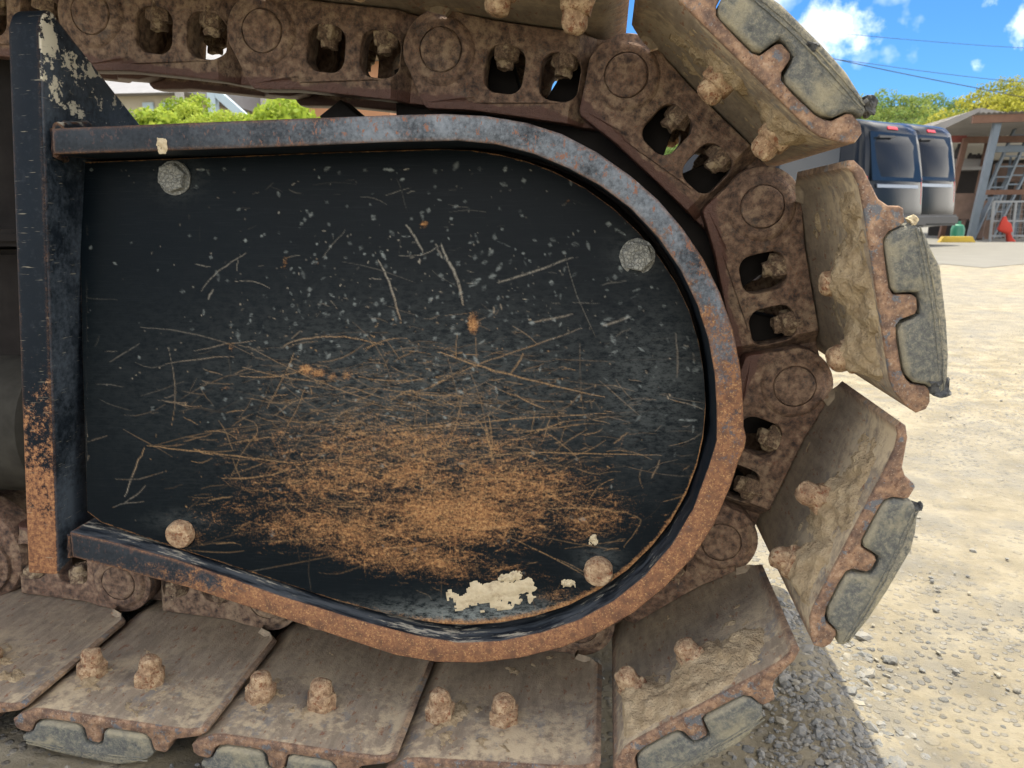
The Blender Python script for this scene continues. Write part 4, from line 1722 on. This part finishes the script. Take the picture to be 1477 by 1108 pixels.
def van_origin(px_left_corner, Y):
    c = on_ground_at(px_left_corner, Y)
    return (c.x - left_n.x * .86, c.y - left_n.y * .86, 0)


make_van('van', 'dark blue black van with wide tinted rear window, parked just behind the track', van_origin(1240, 12.6), h, M['van_paint'])
make_van('van', 'tall charcoal van parked between the other van and the rusty shed', van_origin(1302, 14.9), h, M['van_paint2'], 2.15)

# ------------------------------------------------------------------ open shed with rusty posts
M['rust_post'] = plain('rusty_post', (.20, .105, .065), .85, 0, .5, 6)
M['cream'] = plain('weathered_cream_cladding', (.50, .45, .34), .85, 0, .18, 3)
M['roofing'] = plain('weathered_roof_sheet', (.34, .32, .29), .7, 0, .3, 2)
M['steel_blue'] = plain('faded_blue_grey_steel', (.16, .20, .235), .6, 0, .3, 5)
M['interior'] = plain('dark_shed_clutter', (.045, .038, .034), .9, 0, .5, 3)
M['redbeam'] = plain('red_oxide_beam', (.30, .07, .05), .8, 0, .35, 4)
M['rust_sheet'] = plain('rusted_sheet', (.19, .12, .085), .85, 0, .6, 5)
M['redcloth'] = plain('bright_red_cloth', (.62, .05, .025), .8, 0, .2, 6)
M['green'] = plain('green_plastic', (.04, .30, .17), .5)
M['yellow'] = plain('yellow_paint', (.62, .42, .03), .6)
M['galvm'] = plain('galvanised_wire', (.32, .33, .33), .5, .3)
SY = 18.5
shed = thing('open_shed', 'open fronted gabled shed with rusty posts and cream cladding behind the vans', 'shed', on_ground_at(1400, SY))
so = shed.location.copy()


def spart(nm, bm, mat, root=None, ang=30):
    root = root or shed
    for v in bm.verts:
        v.co -= root.location
    return link_obj(nm, finish(bm, nm, ang), mat, root)


def wbox(x0, y0, x1, y1, Y, th):
    """box whose front face spans two photo corners at distance Y"""
    a, b = PX(x0, y0, Y), PX(x1, y1, Y)
    bm = bmesh.new()
    box(bm, ((a.x + b.x) / 2, Y + th / 2, (a.z + b.z) / 2), (abs(b.x - a.x), th, abs(a.z - b.z)))
    return bm


def post(nm, px, py, Y, w, mat, root=None, zb=0.0, dx=0.0):
    p = PX(px, py, Y)
    bm = bmesh.new()
    bar(bm, (p.x, Y, p.z), (p.x + dx, Y, zb), w, w)
    return spart(nm, bm, mat, root)


# gable wall of vertical cladding boards
gx0, gx1 = PX(1330, 200, SY + 3).x, PX(1560, 200, SY + 3).x
zr, ze = PX(1402, 168, SY + 3).z, PX(1335, 193, SY + 3).z
ga, gb, gm = Vector((PX(1330, 194, SY + 3).x, 0)), 0, PX(1402, 168, SY + 3).x
nb = 34
bw = (gx1 - gx0) / nb
for i in range(nb):
    x = gx0 + bw * (i + .5)
    if x < gm:
        t = (x - gx0) / (gm - gx0)
        zt = ze + (zr - ze) * t
    else:
        t = (x - gm) / (gx1 - gm)
        zt = zr + (ze - zr) * t
    zb_ = PX(1400, 232, SY + 3).z
    bm = bmesh.new()
    box(bm, (x, SY + 3 + .01 * (i % 2), (zt + zb_) / 2), (bw * .985, .03, zt - zb_))
    spart('cladding_board', bm, M['cream'])
# roof slopes of corrugated sheet
for (xa, za, xb, zb2) in ((gx0 - .35, ze - .12, gm, zr + .05), (gm, zr + .05, gx1 + .3, ze - .12)):
    bm = bmesh.new()
    n = 60
    Ys = np.linspace(SY + 2.6, SY + 9, n)
    for i in range(n):
        dz = .035 * (i % 2)
        for (x, z) in ((xa, za), (xb, zb2)):
            bm.verts.new((x, Ys[i], z + dz + .05))
    bm.verts.ensure_lookup_table()
    for i in range(n - 1):
        bm.faces.new((bm.verts[2 * i], bm.verts[2 * i + 1], bm.verts[2 * i + 3], bm.verts[2 * i + 2]))
    r_ = bmesh.ops.solidify(bm, geom=bm.faces[:], thickness=.02)
    bar(bm, (xa, SY + 2.62, za + .02), (xb, SY + 2.62, zb2 + .02), .05, .16)
    spart('roof', bm, M['roofing'])
# lean-to roof in front, its corrugated edge towards the yard
bm = bmesh.new()
a, b = PX(1400, 166, SY), PX(1580, 160, SY)
n = 46
for i in range(n):
    t = i / (n - 1)
    x = a.x + (b.x - a.x) * t
    z = a.z + (b.z - a.z) * t + .03 * (i % 2)
    bm.verts.new((x, SY - .2, z))
    bm.verts.new((x, SY + 2.5, z - .25))
bm.verts.ensure_lookup_table()
for i in range(n - 1):
    bm.faces.new((bm.verts[2 * i], bm.verts[2 * i + 2], bm.verts[2 * i + 3], bm.verts[2 * i + 1]))
bmesh.ops.solidify(bm, geom=bm.faces[:], thickness=.02)
spart('lean_to_roof', bm, M['roofing'])
bm = bmesh.new()
bar(bm, (a.x, SY - .1, a.z - .10), (b.x, SY - .1, b.z - .10), .08, .16)
spart('eaves_beam', bm, M['rust_post'])
spart('crossbeam', wbox(1358, 196, 1394, 205, SY + 1.5, .12), M['redbeam'])
spart('crossbeam', wbox(1394, 197, 1560, 204, SY + 1.5, .12), M['rust_post'])
spart('wall_panel', wbox(1366, 205, 1412, 229, SY + 2.7, .05), M['cream'])
spart('wall_panel', wbox(1412, 205, 1560, 229, SY + 2.75, .05), M['cream'])
spart('wall_panel', wbox(1366, 229, 1414, 241, SY + 2.2, .06), M['roofing'])
spart('inner_wall', wbox(1350, 230, 1560, 356, SY + 4.5, .06), M['interior'])
spart('rusty_panel', wbox(1379, 279, 1414, 316, SY + .6, .05), M['rust_sheet'])
spart('shelf', wbox(1372, 241, 1416, 245, SY + 1.6, .5), M['roofing'])
spart('rail', wbox(1414, 274, 1560, 280, SY + .3, .10), M['rust_post'])
spart('rail', wbox(1438, 211, 1560, 218, SY + .8, .10), M['steel_blue'])
for (px, py, Y, w, m, dx) in ((1441, 166, SY, .13, 'steel_blue', -.30), (1393, 200, SY + 1.4, .11, 'rust_post', -.32), (1372, 240, SY + 1.5, .10, 'rust_post', -.05), (1425, 205, SY + 2.0, .10, 'rust_post', -.2), (1412, 300, SY + .7, .09, 'rust_post', -.12),
                              (1520, 164, SY, .13, 'steel_blue', -.05)):
    post('post', px, py, Y, w, M[m], None, 0.0, dx)
for (xa, ya, xb, yb) in ((1398, 300, 1378, 348), (1430, 285, 1402, 352), (1424, 290, 1412, 350)):
    p, q = PX(xa, ya, SY + .9), PX(xb, yb, SY + .5)
    bm = bmesh.new()
    bar(bm, (p.x, p.y, p.z), (q.x, q.y, max(q.z, .02)), .10, .05)
    spart('leaning_plank', bm, M['rust_sheet'] if xa < 1425 else M['steel_blue'])
# steel stock and crates stowed under the lean-to
gk = np.random.default_rng(9)
for i in range(9):
    xa = 1418 + i * 8 + gk.uniform(-3, 3)
    p, q = PX(xa + gk.uniform(2, 12), gk.uniform(212, 262), SY + 2.4), PX(xa - gk.uniform(0, 10), 344, SY + 1.7)
    bm = bmesh.new()
    bar(bm, p, (q.x, q.y, .02), .05, .05)
    spart('stored_bar', bm, M['rust_sheet'] if i % 2 else M['steel_blue'])
for (x0, y0, x1, y1, Y, m) in ((1386, 318, 1409, 346, SY + 1.0, 'interior'), (1416, 318, 1432, 348, SY + 1.2, 'rust_sheet'), (1440, 236, 1475, 262, SY + 2.6, 'rust_sheet'), (1480, 230, 1540, 268, SY + 2.8, 'interior')):
    spart('stowed_sheet', wbox(x0, y0, x1, y1, Y, .25), M[m])
# bits stored on the ledge
for i, (px, w, hgt) in enumerate(((1383, .22, .34), (1399, .12, .13), (1405, .14, .10), (1411, .11, .12), (1417, .14, .10))):
    p = PX(px, 229, SY + 2.2)
    bm = bmesh.new()
    lathe(bm, [(w * .5, 0), (w * .52, hgt * .5), (w * .3, hgt * .8), (w * .28, hgt), (0, hgt)], 8, 'Z', p)
    for v in bm.verts:
        pass
    o = link_obj('canister', finish(bm, 'canister', 40), M['interior'])
    tag(o, ['tall dark canister standing alone on the shed ledge', 'small dark canister next to the tall one on the ledge', 'second small canister from the tall one on the ledge', 'third small canister from the tall one on the ledge', 'small canister at the end of the ledge row, by the blue post'][i], 'canister', 'canisters on the shed ledge')
# leaning ladders in the lean-to
for (xa, ya, xb, yb, Y, lab) in ((1466, 180, 1432, 275, SY + 1.1, 'grey metal ladder leaning in the shed beside the blue post'), (1482, 200, 1452, 275, SY + 1.3, 'grey metal ladder leaning in the shed, farther from the blue post')):
    p, q = PX(xa, ya, Y + .6), PX(xb, yb, Y)
    root = thing('ladder', lab, 'ladder', (q.x, q.y, 0))
    q = Vector((q.x - (p.x - q.x) * (q.z / (p.z - q.z)) , q.y, 0.0))
    root.location = q
    d = p - q
    side = Vector((.40, .12, 0))
    for s in (0, 1):
        bm = bmesh.new()
        bar(bm, q + side * s, p + side * s, .05, .06)
        spart('stile', bm, M['steel_blue'], root)
    for i in range(1, 11):
        c = q + d * i / 11
        bm = bmesh.new()
        bar(bm, c, c + side, .035, .035)
        spart('rung', bm, M['steel_blue'], root)
# wire mesh panel standing in front, with the red garment
FY = SY - .6
f0, f1 = PX(1434, 291, FY), PX(1520, 291, FY)
fence = thing('mesh_panel', 'grey wire mesh barrier panel standing before the shed', 'barrier', (f0.x, FY, 0))
top = f0.z
for x in (f0.x, (f0.x + f1.x) / 2 - .15, f1.x):
    bm = bmesh.new()
    bar(bm, (x, FY, 0), (x, FY, top), .045, .045)
    spart('upright', bm, M['galvm'], fence)
for z in (top, top * .52, .12):
    bm = bmesh.new()
    bar(bm, (f0.x, FY, z), (f1.x, FY, z), .04, .04)
    spart('frame_bar', bm, M['galvm'], fence)
bm = bmesh.new()
x = f0.x + .08
while x < f1.x:
    bar(bm, (x, FY, .1), (x, FY, top), .006, .006)
    x += .09
z = .2
while z < top:
    bar(bm, (f0.x, FY + .006, z), (f1.x, FY + .006, z), .006, .006)
    z += .09
o = spart('wire_mesh', bm, M['galvm'], fence)
o['kind'] = 'stuff'
bm = bmesh.new()
outl = [(1447, 313), (1452, 312), (1455, 319), (1460, 323), (1462, 333), (1459, 336), (1461, 344), (1466, 348), (1467, 354), (1457, 356), (1454, 346), (1453, 337), (1442, 334), (1440, 331), (1443, 321)]
prism(bm, [wp(outl, FY - .12)], (FY - .12, FY - .03), .02)
jitter(bm, .03, 6, 2)
tag(link_obj('red_garment', finish(bm, 'red_garment', 50), M['redcloth']), 'bright red garment hanging on the wire mesh panel', 'garment')
p = PX(1381, 336, SY - .2)
bm = bmesh.new()
lathe(bm, [(.0, 0), (.13, 0), (.14, .25), (.11, .33), (.05, .36), (.05, .42), (0, .42)], 12, 'Z', (p.x, SY - .2, 0))
tag(link_obj('jerrycan', finish(bm, 'jerrycan', 40), M['green']), 'small green plastic can at the foot of the shed', 'can')
p = PX(1378, 352, SY - 1.0)
bm = bmesh.new()
prism(bm, [[(p.x - .35, 0), (p.x - .28, .12), (p.x + .28, .12), (p.x + .35, 0)]], (SY - 1.1, SY - .95), .01)
tag(link_obj('wheel_stop', finish(bm, 'wheel_stop', 40), M['yellow']), 'yellow painted wheel stop on the asphalt before the shed', 'wheel stop')

# ------------------------------------------------------------------ overhead cables
M['cable'] = plain('cable_black', (.05, .05, .055), .7)
for (pts, r, lab) in (([(1000, 20), (1205, 48), (1340, 60), (1477, 70), (1700, 78)], .012, 'single thin cable highest across the sky'), ([(1000, 40), (1225, 90), (1330, 112), (1420, 129), (1600, 165)], .022, 'thicker sagging cable across the sky, lowest of the three'),
                      ([(1000, 62), (1230, 88), (1330, 103), (1477, 120), (1700, 135)], .014, 'thin sagging cable just above the thickest one')):
    bm = bmesh.new()
    tube(bm, [PX(x, y, 46) for x, y in smooth_poly(pts, 2, False)], r, 5)
    tag(link_obj('overhead_cable', finish(bm, 'overhead_cable', 60), M['cable']), lab, 'cable', 'overhead cables')

# ------------------------------------------------------------------ what shows through the gap under the upper chain
M['terracotta'] = plain('terracotta_wall', (.52, .26, .13), .85, 0, .15, 2)
M['white'] = plain('white_trim', (.72, .72, .70), .6, 0, .08, 3)
M['grey_roof'] = plain('grey_roof_tile', (.24, .24, .25), .7, 0, .3, 4)
M['pale_blue'] = plain('pale_blue_paint', (.45, .58, .66), .5, 0, .12, 4)
M['concrete'] = plain('concrete_post', (.42, .41, .38), .85, 0, .15, 4)
M['stem'] = plain('shrub_stem', (.12, .08, .045), .9)
HY = 26.0


def house(label, x0, x1, ytop, mat_wall, roof_mat, HY, overhang=.4):
    a, b = PX(x0, ytop, HY), PX(x1, ytop, HY)
    root = thing('house', label, 'house', ((a.x + b.x) / 2, HY, 0))
    bm = bmesh.new()
    box(bm, ((a.x + b.x) / 2, HY + 3, a.z / 2), (b.x - a.x, 6, a.z))
    spart('wall', bm, mat_wall, root)
    bm = bmesh.new()
    w = b.x - a.x + overhang * 2
    cx = (a.x + b.x) / 2
    co = [(cx - w / 2, HY - .5, a.z), (cx + w / 2, HY - .5, a.z), (cx + w / 2, HY + 6.5, a.z), (cx - w / 2, HY + 6.5, a.z), (cx - w / 2, HY + 3, a.z + 1.6), (cx + w / 2, HY + 3, a.z + 1.6)]
    V = [bm.verts.new(c) for c in co]
    for f in ((0, 1, 5, 4), (2, 3, 4, 5), (1, 2, 5), (3, 0, 4), (3, 2, 1, 0)):
        bm.faces.new([V[i] for i in f])
    spart('roof', bm, roof_mat, root)
    return root, a, b


hs1, a, b = house('terracotta house wall behind bright shrubs, seen under the upper chain', 268, 560, 96, M['terracotta'], M['grey_roof'], HY)
for (x0, x1, y0, y1) in ((318, 366, 136, 143), (395, 430, 128, 142), (462, 500, 130, 148), (288, 302, 128, 142)):
    o = spart('window', wbox(x0, y0, x1, y1, HY - .06, .10), M['white'], hs1)
    bm = wbox(x0 + 2, y0 + 1.5, x1 - 2, y1 - 1.5, HY - .085, .03)
    for v in bm.verts:
        v.co -= hs1.location
    link_obj('pane', finish(bm, 'pane'), M['glass'], o)
hs2, a, b = house('pale house with grey tiled roof left of the terracotta house', 60, 262, 142, M['cream'], M['grey_roof'], HY - 5)
for (x0, x1) in ((205, 222), (232, 250)):
    o = spart('window', wbox(x0, 148, x1, 166, HY - 5.06, .10), M['pale_blue'], hs2)
# pale blue slanted brace, concrete posts
pb = thing('pale_blue_brace', 'pale blue slanted steel strut before the terracotta house', 'strut', PX(360, 178, 16).xy.to_3d())
p, q = PX(306, 128, 16), PX(372, 186, 16)
bm = bmesh.new()
bar(bm, p, q + (q - p) * 1.4, .14, .16)
spart('strut_beam', bm, M['pale_blue'], pb)
bm = bmesh.new()
bar(bm, p, (p.x, p.y, 0), .16, .16)
spart('strut_post', bm, M['pale_blue'], pb)
for (px, lab) in ((258, 'grey concrete post between the pale house and the slanted strut'), (381, 'grey concrete post right of the slanted strut')):
    p = PX(px, 126, 19)
    bm = bmesh.new()
    lathe(bm, [(.13, 0), (.10, p.z), (0, p.z)], 12, 'Z', (p.x, 19, 0))
    tag(link_obj('concrete_post', finish(bm, 'concrete_post', 40), M['concrete']), lab, 'post')
for i, (px, py, Y, r, lab) in enumerate(((238, 158, 10.0, .55, 'bright green shrub next to the gusset of the upright plate'), (272, 141, 11.0, .42, 'tall narrow yellow green shrub left of the slanted strut'), (312, 164, 10.5, .50, 'low bright shrub at the foot of the slanted strut'),
                                        (362, 158, 11.0, .48, 'green shrub between the strut and the concrete post'), (425, 152, 10.0, .62, 'large bright green shrub before the terracotta wall'), (470, 158, 10.4, .5, 'green shrub at the far end of the gap'))):
    c = PX(px, py - 9, Y)
    root = thing('shrub', lab, 'shrub', (c.x, Y, 0), 'shrubs seen under the upper chain')
    g = np.random.default_rng(50 + i)
    cs = [(g.normal(0, r * .35), g.normal(0, r * .35), c.z - r * .8 + g.uniform(-.5, .35) * r) for _ in range(16)] + [(g.normal(0, r * .3), g.normal(0, r * .3), z) for z in np.linspace(.35, max(.4, c.z - r), 8)]
    rs = [r * g.uniform(.35, .65) for _ in cs]
    link_obj('foliage', leaves(cs, rs, 330, .10, 60 + i), M['shrub'], root)
    bm = bmesh.new()
    for k in range(4):
        tube(bm, [(0, 0, 0), (g.normal(0, .05), g.normal(0, .05), c.z * .35), (g.normal(0, .16), g.normal(0, .16), c.z * .75)], .022, 5)
    o = link_obj('stem', finish(bm, 'stem', 60), M['stem'], root)
